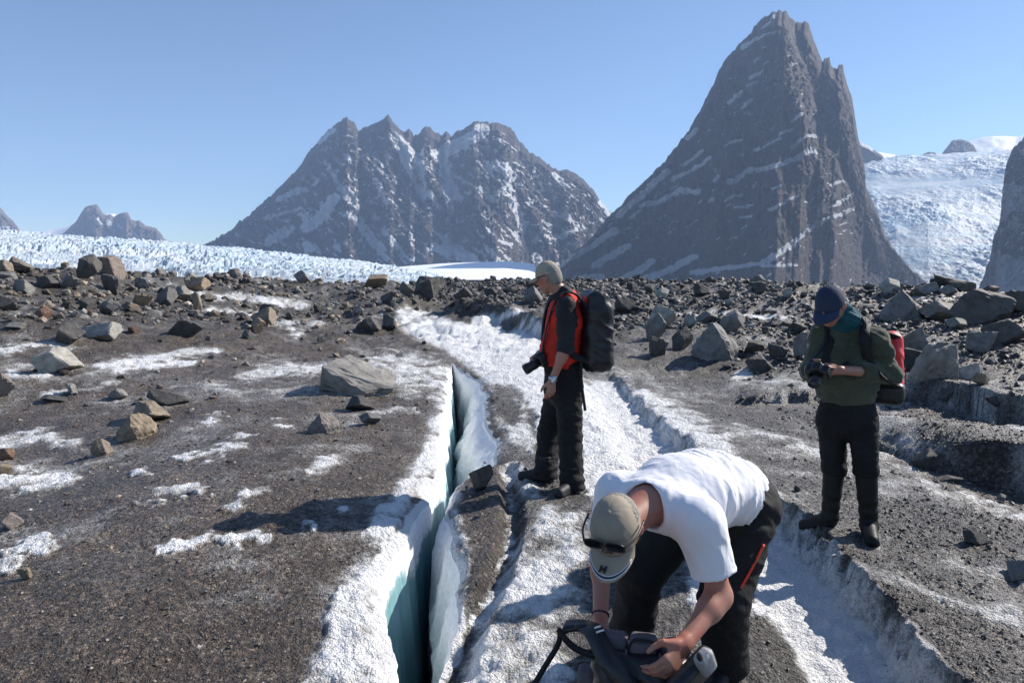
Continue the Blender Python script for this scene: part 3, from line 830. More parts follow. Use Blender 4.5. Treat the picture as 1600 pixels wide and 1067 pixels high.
# snow behind and between them
def snow_ridge(name, pts, D, ext, foot, nc=60, nr=24, seed=0, mat=None):
    pts = np.array(pts, float)
    px = np.linspace(pts[0, 0], pts[-1, 0], nc)
    py = np.interp(px, pts[:, 0], pts[:, 1]) + 0.5 * pn2(px * 0.05, px * 0, seed)
    X, Z = XZ(px, py, D)
    T = np.concatenate([np.linspace(-0.3, 0, 4)[:-1], np.linspace(0, 1, nr)])[:, None]
    top = np.maximum(Z - foot, 3)[None, :]
    yy = D - T * ext * top
    zz = foot + top * np.where(T >= 0, 1 - T ** 1.4, 1 - 3 * T * T)
    zz = zz + top * 0.03 * fbm2(px[None, :] * 0.05 + 0 * T, T * 4, seed + 1, 4) * np.clip(T * 6, 0, 1)
    xx = X[None, :] * yy / D
    return structure(link(name, mesh_arrays(name, np.stack([xx, yy, zz], -1).reshape(-1, 3), grid_faces(len(T), nc, True)), mat or M_snow))
snow_ridge("snowfield", [(-100, 372), (0, 360), (30, 361), (60, 362), (85, 358), (110, 353), (150, 345), (165, 333), (182, 335), (200, 345), (260, 380)], 9500, 2.2, -125, seed=5)
snow_ridge("snowfield", [(1320, 265), (1355, 238), (1375, 238), (1400, 243), (1420, 244), (1450, 246), (1480, 236), (1515, 221), (1535, 215), (1560, 213), (1590, 214), (1640, 205), (1720, 220)], 8200, 1.6, 700, 90, 30, seed=6)
for i, pts in enumerate(([(1434, 246), (1442, 241), (1450, 238), (1460, 238), (1466, 243), (1470, 248)], [(1465, 250), (1478, 232), (1488, 219), (1500, 218), (1512, 220), (1520, 226), (1524, 232), (1528, 242), (1540, 250)])):
    ridge_mesh("nunatak", M_pyramid, pts, 7600 - 100 * i, 0.9, 40, 24, 1150, speck=0.12, seed=900 + i, jag=0.6)

def ice_sheet(name, az, prof_d, prof_py, amp, mat, nc, nr, seed, cell=(0.06, 9.0), top_noise=1.0, stretch=1.0, back=True):
    """a glacier surface between two azimuths; prof_py[k] is the photo row of its surface at distance prof_d[k], one value per azimuth"""
    az = np.array(az, float); px = np.linspace(az[0], az[-1], nc)
    t = np.linspace(0, 1, nr)
    kd = np.linspace(0, 1, len(prof_d))
    d = np.exp(np.interp(t, kd, np.log(prof_d)))
    rows = np.array([np.interp(px, az, r) for r in prof_py])
    PY = np.array([np.interp(t, kd, rows[:, j]) for j in range(nc)]).T
    Y = np.repeat(d[:, None], nc, 1)
    X, Z = XZ(px[None, :], PY, Y)
    u = X / (d.mean() * cell[0]); v = np.log(Y) * cell[1]
    n = ridged2(u * stretch, v, seed, 4, 0.55) * 0.75 + ridged2(u * 3.1 * stretch, v * 3.1, seed + 9, 3, 0.55) * 0.25
    n = np.sign(n) * np.abs(n) ** 0.8
    n = n * (0.45 + 0.75 * sstep(-0.35, 0.35, fbm2(u * 0.14, v * 0.22, seed + 21, 3)))
    Z = Z + n * amp(Y, PY, px)
    cav = np.clip(0.5 - n, 0, 1)
    if back:
        X = np.concatenate([X, X[-1:]], 0); Y = np.concatenate([Y, Y[-1:] * 1.02], 0); Z = np.concatenate([Z, Z[-1:] - 0.03 * Y[-1:]], 0); cav = np.concatenate([cav, cav[-1:]], 0)
    return structure(link(name, mesh_arrays(name, np.stack([X, Y, Z], -1).reshape(-1, 3), grid_faces(X.shape[0], nc), False, {"cavity": cav}), mat))

M_glac = mat_glacier("serac_ice", 0.85, 0.012, 0.4, (0.80, 0.90, 0.95))
AZ = [-500, 0, 100, 250, 320, 450, 560, 640, 720, 800]
TOPL = [366, 366, 372, 386, 392, 403, 416, 428, 440, 452]
ice_sheet("glacier", AZ, [260, 420, 800, 1600, 2800], [[470] * 10, [440, 440, 440, 442, 444, 446, 450, 455, 462, 470], [412, 412, 416, 424, 427, 433, 440, 446, 456, 466], [385, 385, 390, 402, 407, 416, 427, 437, 448, 460], TOPL],
    lambda Y, PY, px: (0.016 * np.minimum(Y, 1300.0) + 0.003 * Y) * sstep(820, 640, px), M_glac, 400, 210, 1100, cell=(0.03, 22.0))
M_fall = mat_glacier("icefall_ice", 0.22, 0.008, 1.0, (0.62, 0.82, 0.92))
AZ2 = [1320, 1345, 1362, 1400, 1450, 1500, 1550, 1590, 1640]
def rowv(*v):
    return list(v)
ice_sheet("icefall", AZ2, [4150, 4350, 4600, 4950, 5300, 5600, 5800, 6150, 6700],
    [rowv(470, 470, 468, 462, 460, 458, 458, 458, 458), rowv(452, 450, 446, 436, 432, 432, 436, 444, 450), rowv(425, 420, 412, 398, 392, 396, 402, 412, 420), rowv(385, 380, 370, 358, 352, 356, 366, 376, 380), rowv(345, 340, 330, 325, 322, 322, 326, 332, 335),
     rowv(305, 302, 298, 296, 294, 292, 288, 282, 278), rowv(296, 294, 291, 289, 286, 283, 276, 268, 262), rowv(272, 270, 268, 264, 260, 257, 254, 250, 248), rowv(262, 260, 256, 250, 245, 241, 239, 235, 230)],
    lambda Y, PY, px: (5 + 20 * sstep(286, 310, PY) * sstep(455, 430, PY) * (0.6 + 0.5 * sstep(1400, 1480, px)) + 15 * sstep(284, 270, PY)) * 2.1, M_fall, 240, 220, 1200, cell=(0.016, 40.0), stretch=0.4)
snow_tongue = ice_sheet("snowfield", [560, 640, 690, 740, 790, 830, 870], [1500, 2000, 2500, 3000, 3350], [[438, 438, 438, 438, 438, 440, 446], [437, 435, 434, 434, 434, 437, 446], [436, 431, 427, 426, 426, 431, 445], [430, 424, 420, 418, 417, 420, 443], [424, 416, 412, 410, 409, 412, 442]],
    lambda Y, PY, px: 0.0008 * Y, M_snow, 90, 50, 1300)

# ================================================================== haze
hm = bpy.data.materials.new("haze_air")
hm.use_nodes = True
hm.node_tree.nodes.clear()
ho = hm.node_tree.nodes.new("ShaderNodeOutputMaterial")
hv = hm.node_tree.nodes.new("ShaderNodeVolumePrincipled")
hv.inputs["Color"].default_value = (0.50, 0.68, 1.0, 1)
hv.inputs["Density"].default_value = 5.3e-5
hv.inputs["Anisotropy"].default_value = 0.1
hm.node_tree.links.new(hv.outputs[0], ho.inputs["Volume"])
hb = np.array([(x, y, z) for z in (-135, 1720) for y in (-1500, 10200) for x in (-8500, 8500)], float)
hf = np.array([(0, 2, 3, 1), (4, 5, 7, 6), (0, 1, 5, 4), (2, 6, 7, 3), (0, 4, 6, 2), (1, 3, 7, 5)])
haze = link("haze", mesh_arrays("haze", hb, hf, False), hm)
haze["kind"] = "stuff"

# ================================================================== people
def nrm(v):
    v = np.asarray(v, float)
    return v / (np.linalg.norm(v) + 1e-12)
V3 = lambda *a: np.array(a, float)

class Field:
    """signed-distance grid; shapes are merged smoothly into one continuous surface"""
    def __init__(self, lo, hi, h):
        self.lo = np.array(lo, float); self.h = h
        self.n = np.ceil((np.array(hi, float) - self.lo) / h).astype(int) + 1
        self.v = np.full(self.n, 0.5, np.float32)
    def block(self, lo, hi):
        a = np.clip(np.floor((np.asarray(lo) - self.lo) / self.h).astype(int), 0, self.n - 1)
        b = np.clip(np.ceil((np.asarray(hi) - self.lo) / self.h).astype(int) + 1, 1, self.n)
        sl = tuple(slice(int(i), int(max(j, i + 1))) for i, j in zip(a, b))
        ax = [self.lo[k] + self.h * np.arange(sl[k].start, sl[k].stop) for k in range(3)]
        P = np.stack(np.meshgrid(*ax, indexing='ij'), -1)
        return sl, P
    def merge(self, sl, d, k, op='add'):
        cur = self.v[sl]
        d = d.astype(np.float32)
        if op == 'add':
            h = np.clip(0.5 + 0.5 * (cur - d) / k, 0, 1)
            self.v[sl] = cur * (1 - h) + d * h - k * h * (1 - h)
        else:
            h = np.clip(0.5 - 0.5 * (cur + d) / k, 0, 1)
            self.v[sl] = cur * (1 - h) - d * h + k * h * (1 - h)
    def cone(self, a, b, ra, rb, k=0.02, op='add', flat=False, flat0=False):
        a = np.asarray(a, float); b = np.asarray(b, float)
        m = max(ra, rb) + k * 2 + 0.03
        sl, P = self.block(np.minimum(a, b) - m, np.maximum(a, b) + m)
        ba = b - a; L2 = ba @ ba + 1e-12
        t0 = ((P - a) @ ba) / L2
        t = np.clip(t0, 0, 1)
        d = np.linalg.norm(P - a - t[..., None] * ba, axis=-1) - (ra + (rb - ra) * t)
        if flat:
            d = np.maximum(d, (t0 - 1) * math.sqrt(L2))
        if flat0:
            d = np.maximum(d, -t0 * math.sqrt(L2))
        self.merge(sl, d, k, op)
        return self
    def econe(self, a, b, left, wa, da, wb, db, k=0.03, op='add', flat=False, flat0=False):
        """elliptic cone: half-width along left, half-depth across it"""
        a = np.asarray(a, float); b = np.asarray(b, float)
        ax = nrm(b - a); l = nrm(np.asarray(left, float) - ax * (np.asarray(left, float) @ ax)); f = np.cross(ax, l)
        L = np.linalg.norm(b - a)
        m = max(wa, wb, da, db) + k * 2 + 0.03
        sl, P = self.block(np.minimum(a, b) - m, np.maximum(a, b) + m)
        q = P - a
        t0 = q @ ax
        t = np.clip(t0 / L, 0, 1)
        w = wa + (wb - wa) * t; dd = da + (db - da) * t
        ex = (t0 - t * L)
        r = np.sqrt(((q @ l) / w) ** 2 + ((q @ f) / dd) ** 2 + (ex / np.minimum(w, dd)) ** 2)
        d = (r - 1) * np.minimum(w, dd)
        if flat:
            d = np.maximum(d, t0 - L)
        if flat0:
            d = np.maximum(d, -t0)
        self.merge(sl, d, k, op)
        return self
    def ell(self, c, axes, rad, k=0.02, op='add'):
        c = np.asarray(c, float); m = max(rad) + 2 * k + 0.03
        sl, P = self.block(c - m, c + m)
        q = P - c
        u = np.stack([(q @ np.asarray(ax_)) for ax_ in axes], -1)
        r = np.asarray(rad, float)
        k0 = np.linalg.norm(u / r, axis=-1); k1 = np.linalg.norm(u / (r * r), axis=-1) + 1e-9
        self.merge(sl, k0 * (k0 - 1) / k1, k, op)
        return self
    def box(self, c, axes, half, rnd, k=0.01, op='add', taper=0.0):
        c = np.asarray(c, float); m = float(np.linalg.norm(half)) + 0.05
        sl, P = self.block(c - m, c + m)
        q = P - c
        u = np.stack([(q @ np.asarray(ax_)) for ax_ in axes], -1)
        if taper:
            s_ = 1 - taper * np.clip(u[..., 2] / half[2], -1, 1)
            u = np.stack([u[..., 0] / s_, u[..., 1] / s_, u[..., 2]], -1)
        e = np.abs(u) - (np.asarray(half, float) - rnd)
        d = np.linalg.norm(np.maximum(e, 0), axis=-1) + np.minimum(e.max(-1), 0) - rnd
        self.merge(sl, d, k, op)
        return self
    def cut(self, p, n):
        """keep the side of the plane that n points to"""
        sl, P = self.block(self.lo, self.lo + self.h * self.n)
        d = -((P - np.asarray(p, float)) @ np.asarray(nrm(n)))
        self.v = np.maximum(self.v, d.astype(np.float32))
        return self
    def disp(self, fn):
        m = np.abs(self.v) < self.h * 4.0
        ix = np.nonzero(m)
        P = self.lo + self.h * np.stack(ix, -1)
        self.v[ix] += fn(P).astype(np.float32)
        return self
    def mesh(self, name, mat, parent=None, smooth=True, relax=1):
        v = self.v.copy()
        v[0], v[-1], v[:, 0], v[:, -1], v[:, :, 0], v[:, :, -1] = 1, 1, 1, 1, 1, 1
        s_ = v < 0
        nx, ny, nz = v.shape
        c = np.zeros((nx - 1, ny - 1, nz - 1), np.uint8)
        offs = [(i, j, k_) for i in (0, 1) for j in (0, 1) for k_ in (0, 1)]
        for i, j, k_ in offs:
            c += s_[i:nx - 1 + i, j:ny - 1 + j, k_:nz - 1 + k_]
        act = (c > 0) & (c < 8)
        I = np.stack(np.nonzero(act), -1)
        idx = np.full(act.shape, -1, np.int32); idx[act] = np.arange(len(I))
        cv = np.stack([v[I[:, 0] + i, I[:, 1] + j, I[:, 2] + k_] for i, j, k_ in offs], 1)
        acc = np.zeros((len(I), 3)); cnt = np.zeros(len(I))
        for a in range(8):
            for b_ in range(a + 1, 8):
                oa, ob = np.array(offs[a]), np.array(offs[b_])
                if np.abs(oa - ob).sum() != 1:
                    continue
                x = (cv[:, a] < 0) != (cv[:, b_] < 0)
                t = cv[x, a] / (cv[x, a] - cv[x, b_])
                acc[x] += oa + t[:, None] * (ob - oa); cnt[x] += 1
        verts = self.lo + self.h * (I + acc / cnt[:, None])
        Q = []
        for axis in range(3):
            o1 = [0, 0, 0]; o1[axis] = 1
            A = s_[tuple(slice(0, n_ - o) for n_, o in zip(v.shape, o1))]
            B = s_[tuple(slice(o, n_) for n_, o in zip(v.shape, o1))]
            ix = np.stack(np.nonzero(A != B), -1)
            ok = np.ones(len(ix), bool)
            for ax_ in range(3):
                if ax_ != axis:
                    ok &= (ix[:, ax_] > 0) & (ix[:, ax_] < v.shape[ax_] - 1)
            ix = ix[ok]
            b1, b2 = [(1, 2), (2, 0), (0, 1)][axis]
            e1 = np.zeros(3, int); e1[b1] = 1
            e2 = np.zeros(3, int); e2[b2] = 1
            q = np.stack([idx[tuple((ix - e1 - e2).T)], idx[tuple((ix - e2).T)], idx[tuple(ix.T)], idx[tuple((ix - e1).T)]], 1)
            fl_ = ~A[tuple(ix.T)]
            q[fl_] = q[fl_][:, ::-1]
            Q.append(q)
        Q = np.concatenate(Q)
        Q = Q[(Q >= 0).all(1)]
        for _ in range(relax):
            s2 = np.zeros_like(verts); n2 = np.zeros(len(verts))
            for a in range(4):
                for b_ in ((a + 1) % 4, (a + 3) % 4):
                    np.add.at(s2, Q[:, a], verts[Q[:, b_]]); np.add.at(n2, Q[:, a], 1)
            verts = verts * 0.5 + 0.5 * s2 / np.maximum(n2, 1)[:, None]
        return link(name, mesh_arrays(name, verts, Q, smooth), mat, parent)

def join_arrays(parts):
    vs, fs, off = [], [], 0
    for v, f in parts:
        vs.append(v); fs.append(np.asarray(f) + off); off += len(v)
    return np.concatenate(vs), np.concatenate(fs)

def spline(pts, n):
    """Catmull-Rom through points"""
    p = np.array(pts, float)
    p = np.concatenate([[2 * p[0] - p[1]], p, [2 * p[-1] - p[-2]]])
    out = []
    for t in np.linspace(0, len(pts) - 1 - 1e-9, n):
        i = int(t); f = t - i
        a, b, c, d = p[i], p[i + 1], p[i + 2], p[i + 3]
        out.append(0.5 * ((2 * b) + (c - a) * f + (2 * a - 5 * b + 4 * c - d) * f * f + (3 * b - a - 3 * c + d) * f ** 3))
    return np.array(out)

def tube(pts, r, seg=8, n=None):
    p = spline(pts, n) if n else np.array(pts, float)
    r = np.broadcast_to(r, (len(p),)) if not hasattr(r, "__len__") else np.interp(np.linspace(0, 1, len(p)), np.linspace(0, 1, len(r)), r)
    T = np.gradient(p, axis=0); T /= np.linalg.norm(T, axis=1)[:, None] + 1e-12
    ref = V3(0, 0, 1) if abs(T[0][2]) < 0.9 else V3(1, 0, 0)
    N = nrm(np.cross(T[0], ref)); vs = []
    for i in range(len(p)):
        N = nrm(N - T[i] * (N @ T[i])); B = np.cross(T[i], N)
        a = np.linspace(0, 2 * np.pi, seg, endpoint=False)
        vs.append(p[i] + r[i] * (np.cos(a)[:, None] * N + np.sin(a)[:, None] * B))
    v = np.concatenate(vs)
    f = []
    for i in range(len(p) - 1):
        for j in range(seg):
            f.append((i * seg + j, i * seg + (j + 1) % seg, (i + 1) * seg + (j + 1) % seg, (i + 1) * seg + j))
    k = len(v)
    v = np.concatenate([v, p[:1], p[-1:]])
    for j in range(seg):
        f.append((k, (j + 1) % seg, j, j)); e = (len(p) - 1) * seg
        f.append((k + 1, e + j, e + (j + 1) % seg, e + (j + 1) % seg))
    return v, f

def tri_fix(v, f):
    me = bpy.data.meshes.new("tmp")
    return v, f

def pymesh(name, v, f, mat, parent=None, smooth=True):
    f2 = [tuple(dict.fromkeys(int(i) for i in q)) for q in f]
    me = bpy.data.meshes.new(name)
    me.from_pydata([tuple(map(float, a)) for a in v], [], [q for q in f2 if len(q) > 2])
    me.polygons.foreach_set("use_smooth", [smooth] * len(me.polygons))
    me.update()
    return link(name, me, mat, parent)

def ribbon(pts, side, w, th, n=None):
    """flat strap of width w along side vectors"""
    p = spline(pts, n) if n else np.array(pts, float)
    T = np.gradient(p, axis=0); T /= np.linalg.norm(T, axis=1)[:, None] + 1e-12
    sd = np.array(side, float)
    if sd.ndim == 1:
        sd = np.repeat(sd[None], len(p), 0)
    else:
        k = np.linspace(0, 1, len(sd)); t = np.linspace(0, 1, len(p))
        sd = np.stack([np.interp(t, k, sd[:, i]) for i in range(3)], 1)
    vs = []
    for i in range(len(p)):
        s_ = nrm(sd[i] - T[i] * (sd[i] @ T[i])); u = np.cross(T[i], s_)
        for a, b in ((-1, -1), (1, -1), (1, 1), (-1, 1)):
            vs.append(p[i] + s_ * a * w / 2 + u * b * th / 2)
    f = []
    for i in range(len(p) - 1):
        for j in range(4):
            f.append((4 * i + j, 4 * i + (j + 1) % 4, 4 * i + 4 + (j + 1) % 4, 4 * i + 4 + j))
    f.append((3, 2, 1, 0)); e = 4 * (len(p) - 1); f.append((e, e + 1, e + 2, e + 3))
    return np.array(vs), f

def mat_cloth(name, c, rough=0.85, weave=900.0, bump=0.25, spec=0.3, sheen=0.0, var=0.25, fold=22.0, wr=1.1):
    b = NB(name)
    co = b.coord()
    n = b.noise(co, weave * 0.35, 3, 0.6); n2 = b.noise(co, fold, 5, 0.6); n3 = b.noise(co, 5.0, 4, 0.6)
    col = b.mix(b.step(n3, 0.3, 0.7), [x * (1 - var) for x in c], [min(1, x * (1 + var)) for x in c])
    cw = b.coord((1.0, 1.0, 0.45), rot=(0.3, 0.5, 0.4))
    r1 = b.math('ABSOLUTE', b.math('SUBTRACT', b.noise(cw, fold * 0.45, 2, 0.5, 0.8), 0.5))
    r2 = b.math('ABSOLUTE', b.math('SUBTRACT', b.noise(cw, fold * 1.1, 2, 0.5, 1.0), 0.5))
    cr = b.math('ADD', b.math('MULTIPLY', b.step(r1, 0.0, 0.16), 1.2), b.math('MULTIPLY', b.step(r2, 0.0, 0.15), 0.35))
    nm = b.bump(b.math('ADD', b.math('MULTIPLY', n2, 1.0), b.math('MULTIPLY', n, 0.25)), bump, 0.006)
    nm = b.bump(cr, min(1.0, bump * wr), 0.006, nm)
    return b.fin(col, rough, nm, spec, Sheen_Weight=sheen)

def mat_skin(name, c):
    b = NB(name)
    co = b.coord()
    n = b.noise(co, 30, 5, 0.6); n2 = b.noise(co, 9, 3, 0.5); n3 = b.noise(co, 160, 3, 0.6)
    col = b.mix(b.step(n2, 0.35, 0.7), c, (c[0] * 1.1, c[1] * 0.76, c[2] * 0.7))
    col = b.mix(b.math('MULTIPLY', b.step(n, 0.6, 0.75), 0.25), col, (c[0] * 0.7, c[1] * 0.55, c[2] * 0.5))
    return b.fin(col, 0.5, b.bump(n3, 0.2, 0.003), 0.4)

def mat_plain(name, c, rough=0.5, spec=0.5, metal=0.0, bump=0.0, scale=200):
    b = NB(name)
    co = b.coord()
    n = b.noise(co, scale, 4, 0.6)
    col = b.mix(n, [x * 0.85 for x in c], [min(1, x * 1.15) for x in c])
    return b.fin(col, rough, b.bump(n, bump, 0.003) if bump else None, spec, Metallic=metal)

M_skinA = mat_skin("fair_skin", (0.40, 0.225, 0.165))
M_skinB = mat_skin("tanned_skin", (0.36, 0.185, 0.135))
M_black = mat_cloth("black_cloth", (0.0135, 0.0135, 0.015), 0.8, spec=0.25)
M_blackshirt = mat_cloth("charcoal_cloth", (0.022, 0.023, 0.025), 0.75, spec=0.3)
M_red = mat_cloth("red_cloth", (0.62, 0.032, 0.016), 0.75)
M_redpack = mat_cloth("crimson_nylon", (0.66, 0.02, 0.03), 0.5, spec=0.5)
M_green = mat_cloth("olive_fleece", (0.062, 0.072, 0.048), 0.95, sheen=0.15)
M_white = mat_cloth("white_cotton", (0.80, 0.80, 0.84), 0.9, var=0.02, bump=0.25, fold=13.0, wr=1.3)
M_tan = mat_cloth("tan_cotton", (0.40, 0.335, 0.25), 0.9, var=0.12, wr=0.2)
M_tan2 = mat_cloth("faded_tan_cotton", (0.36, 0.31, 0.245), 0.9, var=0.14, wr=0.2)
M_navy = mat_cloth("navy_cotton", (0.03, 0.044, 0.085), 0.85, var=0.2, wr=0.2)
M_teal = mat_cloth("teal_cloth", (0.012, 0.075, 0.10), 0.8)
M_rubber = mat_plain("black_rubber", (0.010, 0.0105, 0.012), 0.55, 0.25, 0, 0.1, 60)
M_boot = mat_plain("black_leather", (0.017, 0.017, 0.018), 0.6, 0.4, 0, 0.3, 90)
M_nylon = mat_cloth("black_nylon", (0.013, 0.014, 0.018), 0.42, spec=0.5, bump=0.15)
M_strap = mat_cloth("black_webbing", (0.016, 0.016, 0.02), 0.7)
M_plastic = mat_plain("black_plastic", (0.014, 0.014, 0.015), 0.38, 0.5, 0, 0.1, 300)
M_metal = mat_plain("steel", (0.55, 0.55, 0.54), 0.3, 0.5, 1.0)
M_glass = mat_plain("dark_lens", (0.01, 0.011, 0.013), 0.06, 0.8)
M_hairgrey = mat_cloth("grey_hair", (0.34, 0.31, 0.27), 0.8, weave=1500, bump=0.6, fold=120)
M_hairbrown = mat_cloth("brown_hair", (0.10, 0.07, 0.05), 0.8, weave=1500, bump=0.6, fold=120)
M_padgrey = mat_cloth("grey_foam", (0.13, 0.115, 0.125), 0.8)
M_beltgrey = mat_cloth("light_grey_nylon", (0.30, 0.295, 0.30), 0.6)
M_thread = mat_plain("dark_thread", (0.02, 0.02, 0.028), 0.8)
M_whiteplain = mat_plain("white_trim_glint", (0.7, 0.7, 0.7), 0.7)
M_navytrim = mat_plain("navy_trim", (0.03, 0.03, 0.10), 0.7)
M_orange = mat_plain("orange_zip", (0.70, 0.055, 0.02), 0.6)
M_eye = mat_plain("eye", (0.25, 0.22, 0.2), 0.15)

class Rig:
    pass

def hand(F_, wr, d, pn, s_, curl=(0.35, 0.5, 0.35), spread=0.0, size=1.0, k=0.008):
    """palm, four unequal bent fingers and a thumb; d points to the fingertips, pn out of the palm, s_ to the thumb"""
    d, pn = nrm(d), nrm(pn)
    pn = nrm(pn - d * (pn @ d)); s_ = nrm(s_ - d * (s_ @ d) - pn * (s_ @ pn))
    z = size
    F_.econe(wr - d * 0.01, wr + d * 0.088 * z, s_, 0.028 * z, 0.021 * z, 0.041 * z, 0.014 * z, 0.015)
    for i in range(4):
        ln = (0.94, 1.0, 0.95, 0.78)[i] * z
        p = wr + d * (0.088 - 0.004 * abs(i - 1)) * z + s_ * (0.031 - 0.0205 * i) * z
        dd = nrm(d + s_ * spread * (1.5 - i) * 0.12)
        ang = 0.0
        for j, L in enumerate((0.046, 0.028, 0.021)):
            ang += curl[j] * (1 + 0.12 * i)
            q = p + (dd * math.cos(ang) + pn * math.sin(ang)) * L * ln
            F_.cone(p, q, (0.0098, 0.0092, 0.0084)[j] * z, (0.0092, 0.0084, 0.0075)[j] * z, 0.004)
            p = q
    p = wr + d * 0.022 * z + s_ * 0.026 * z
    t1 = p + nrm(d * 0.6 + s_ * 0.62 + pn * 0.42) * 0.046 * z
    t2 = t1 + nrm(d * 0.85 + s_ * 0.15 + pn * 0.5) * 0.032 * z
    t3 = t2 + nrm(d * 0.9 - s_ * 0.05 + pn * 0.42) * 0.024 * z
    F_.cone(p, t1, 0.0165 * z, 0.0125 * z, 0.012).cone(t1, t2, 0.0118 * z, 0.0105 * z, 0.005).cone(t2, t3, 0.0105 * z, 0.0085 * z, 0.004)

def head(F_, c, f, u, l, neckb, s_=1.0):
    A = (l, f, u)
    F_.ell(c + u * 0.028 * s_ - f * 0.008, A, (0.074 * s_, 0.095 * s_, 0.088 * s_), 0.02)
    F_.econe(c + u * 0.025 + f * 0.03, c - u * 0.085 * s_ + f * 0.052, l, 0.064, 0.058, 0.034, 0.034, 0.03)
    F_.cone(c - u * 0.045 + l * 0.045 + f * 0.0, c - u * 0.083 + f * 0.055 + l * 0.012, 0.022, 0.02, 0.03)
    F_.cone(c - u * 0.045 - l * 0.045 + f * 0.0, c - u * 0.083 + f * 0.055 - l * 0.012, 0.022, 0.02, 0.03)
    F_.cone(c + f * 0.082 + u * 0.034 + l * 0.034, c + f * 0.082 + u * 0.034 - l * 0.034, 0.013, 0.013, 0.015)
    F_.cone(c + f * 0.092 + u * 0.022, c + f * 0.113 - u * 0.018, 0.009, 0.0125, 0.012)
    F_.cone(c + f * 0.103 - u * 0.022 + l * 0.011, c + f * 0.103 - u * 0.022 - l * 0.011, 0.008, 0.008, 0.006)
    for q in (1, -1):
        F_.ell(c + f * 0.099 + u * 0.010 + l * 0.031 * q, A, (0.017, 0.012, 0.010), 0.012, 'sub')
        F_.ell(c + f * 0.064 - u * 0.015 + l * 0.048 * q, A, (0.02, 0.02, 0.018), 0.02)
        F_.ell(c - f * 0.010 - u * 0.006 + l * 0.078 * q, (nrm(l * q + f * 0.35), nrm(f - l * q * 0.35), u), (0.009, 0.020, 0.033), 0.008)
        F_.ell(c - f * 0.004 - u * 0.004 + l * 0.088 * q, (nrm(l * q + f * 0.35), nrm(f - l * q * 0.35), u), (0.007, 0.010, 0.018), 0.005, 'sub')
    F_.cone(c + f * 0.088 - u * 0.048 + l * 0.018, c + f * 0.088 - u * 0.048 - l * 0.018, 0.0085, 0.0085, 0.008)
    F_.cone(c + f * 0.086 - u * 0.060 + l * 0.014, c + f * 0.086 - u * 0.060 - l * 0.014, 0.009, 0.009, 0.008)
    F_.cone(c + f * 0.104 - u * 0.053 + l * 0.022, c + f * 0.104 - u * 0.053 - l * 0.022, 0.0035, 0.0035, 0.004, 'sub')
    F_.cone(c - u * 0.05 - f * 0.02, neckb, 0.056, 0.064, 0.03)

def build_body(R, mat, h, parent):
    """one continuous body in the pose of the rig"""
    pts = np.array([v for v in R.j.values()])
    F_ = Field(pts.min(0) - 0.28, pts.max(0) + 0.28, h)
    j = R.j
    sw = R.slim
    F_.econe(j["pelvis"], j["belly"], R.lp, 0.145 * sw, 0.10 * sw, 0.135 * sw, 0.10 * sw, 0.05)
    F_.econe(j["belly"], j["chest"], R.lp * 0.5 + R.l * 0.5, 0.135 * sw, 0.10 * sw, 0.150 * sw, 0.11 * sw, 0.05)
    F_.econe(j["chest"], j["neckb"], R.l, 0.150 * sw, 0.10 * sw, 0.09, 0.06, 0.05)
    F_.cone(j["shL"], j["shR"], 0.052, 0.052, 0.05)
    for q in "LR":
        F_.cone(j["sh" + q], j["el" + q], 0.050, 0.040, 0.03).cone(j["el" + q], j["wr" + q], 0.041, 0.0265, 0.02)
        mid = j["el" + q] * 0.7 + j["wr" + q] * 0.3
        F_.cone(j["el" + q] * 0.9 + j["wr" + q] * 0.1, mid, 0.040, 0.041, 0.03)
        d, pn, s_, cu = R.hands[q]
        hand(F_, j["wr" + q], d, pn, s_, cu)
        F_.cone(j["hip" + q], j["kn" + q], 0.078, 0.052, 0.04).cone(j["kn" + q], j["an" + q], 0.052, 0.037, 0.03)
        F_.cone(j["an" + q] - V3(0, 0, 0.02), j["an" + q] * 0.3 + (j["toe" + q] + V3(0, 0, 0.035)) * 0.7, 0.032, 0.022, 0.02)
    head(F_, j["head"], R.hf, R.hu, R.hl, j["neckb"])
    return F_.mesh("body", mat, parent)

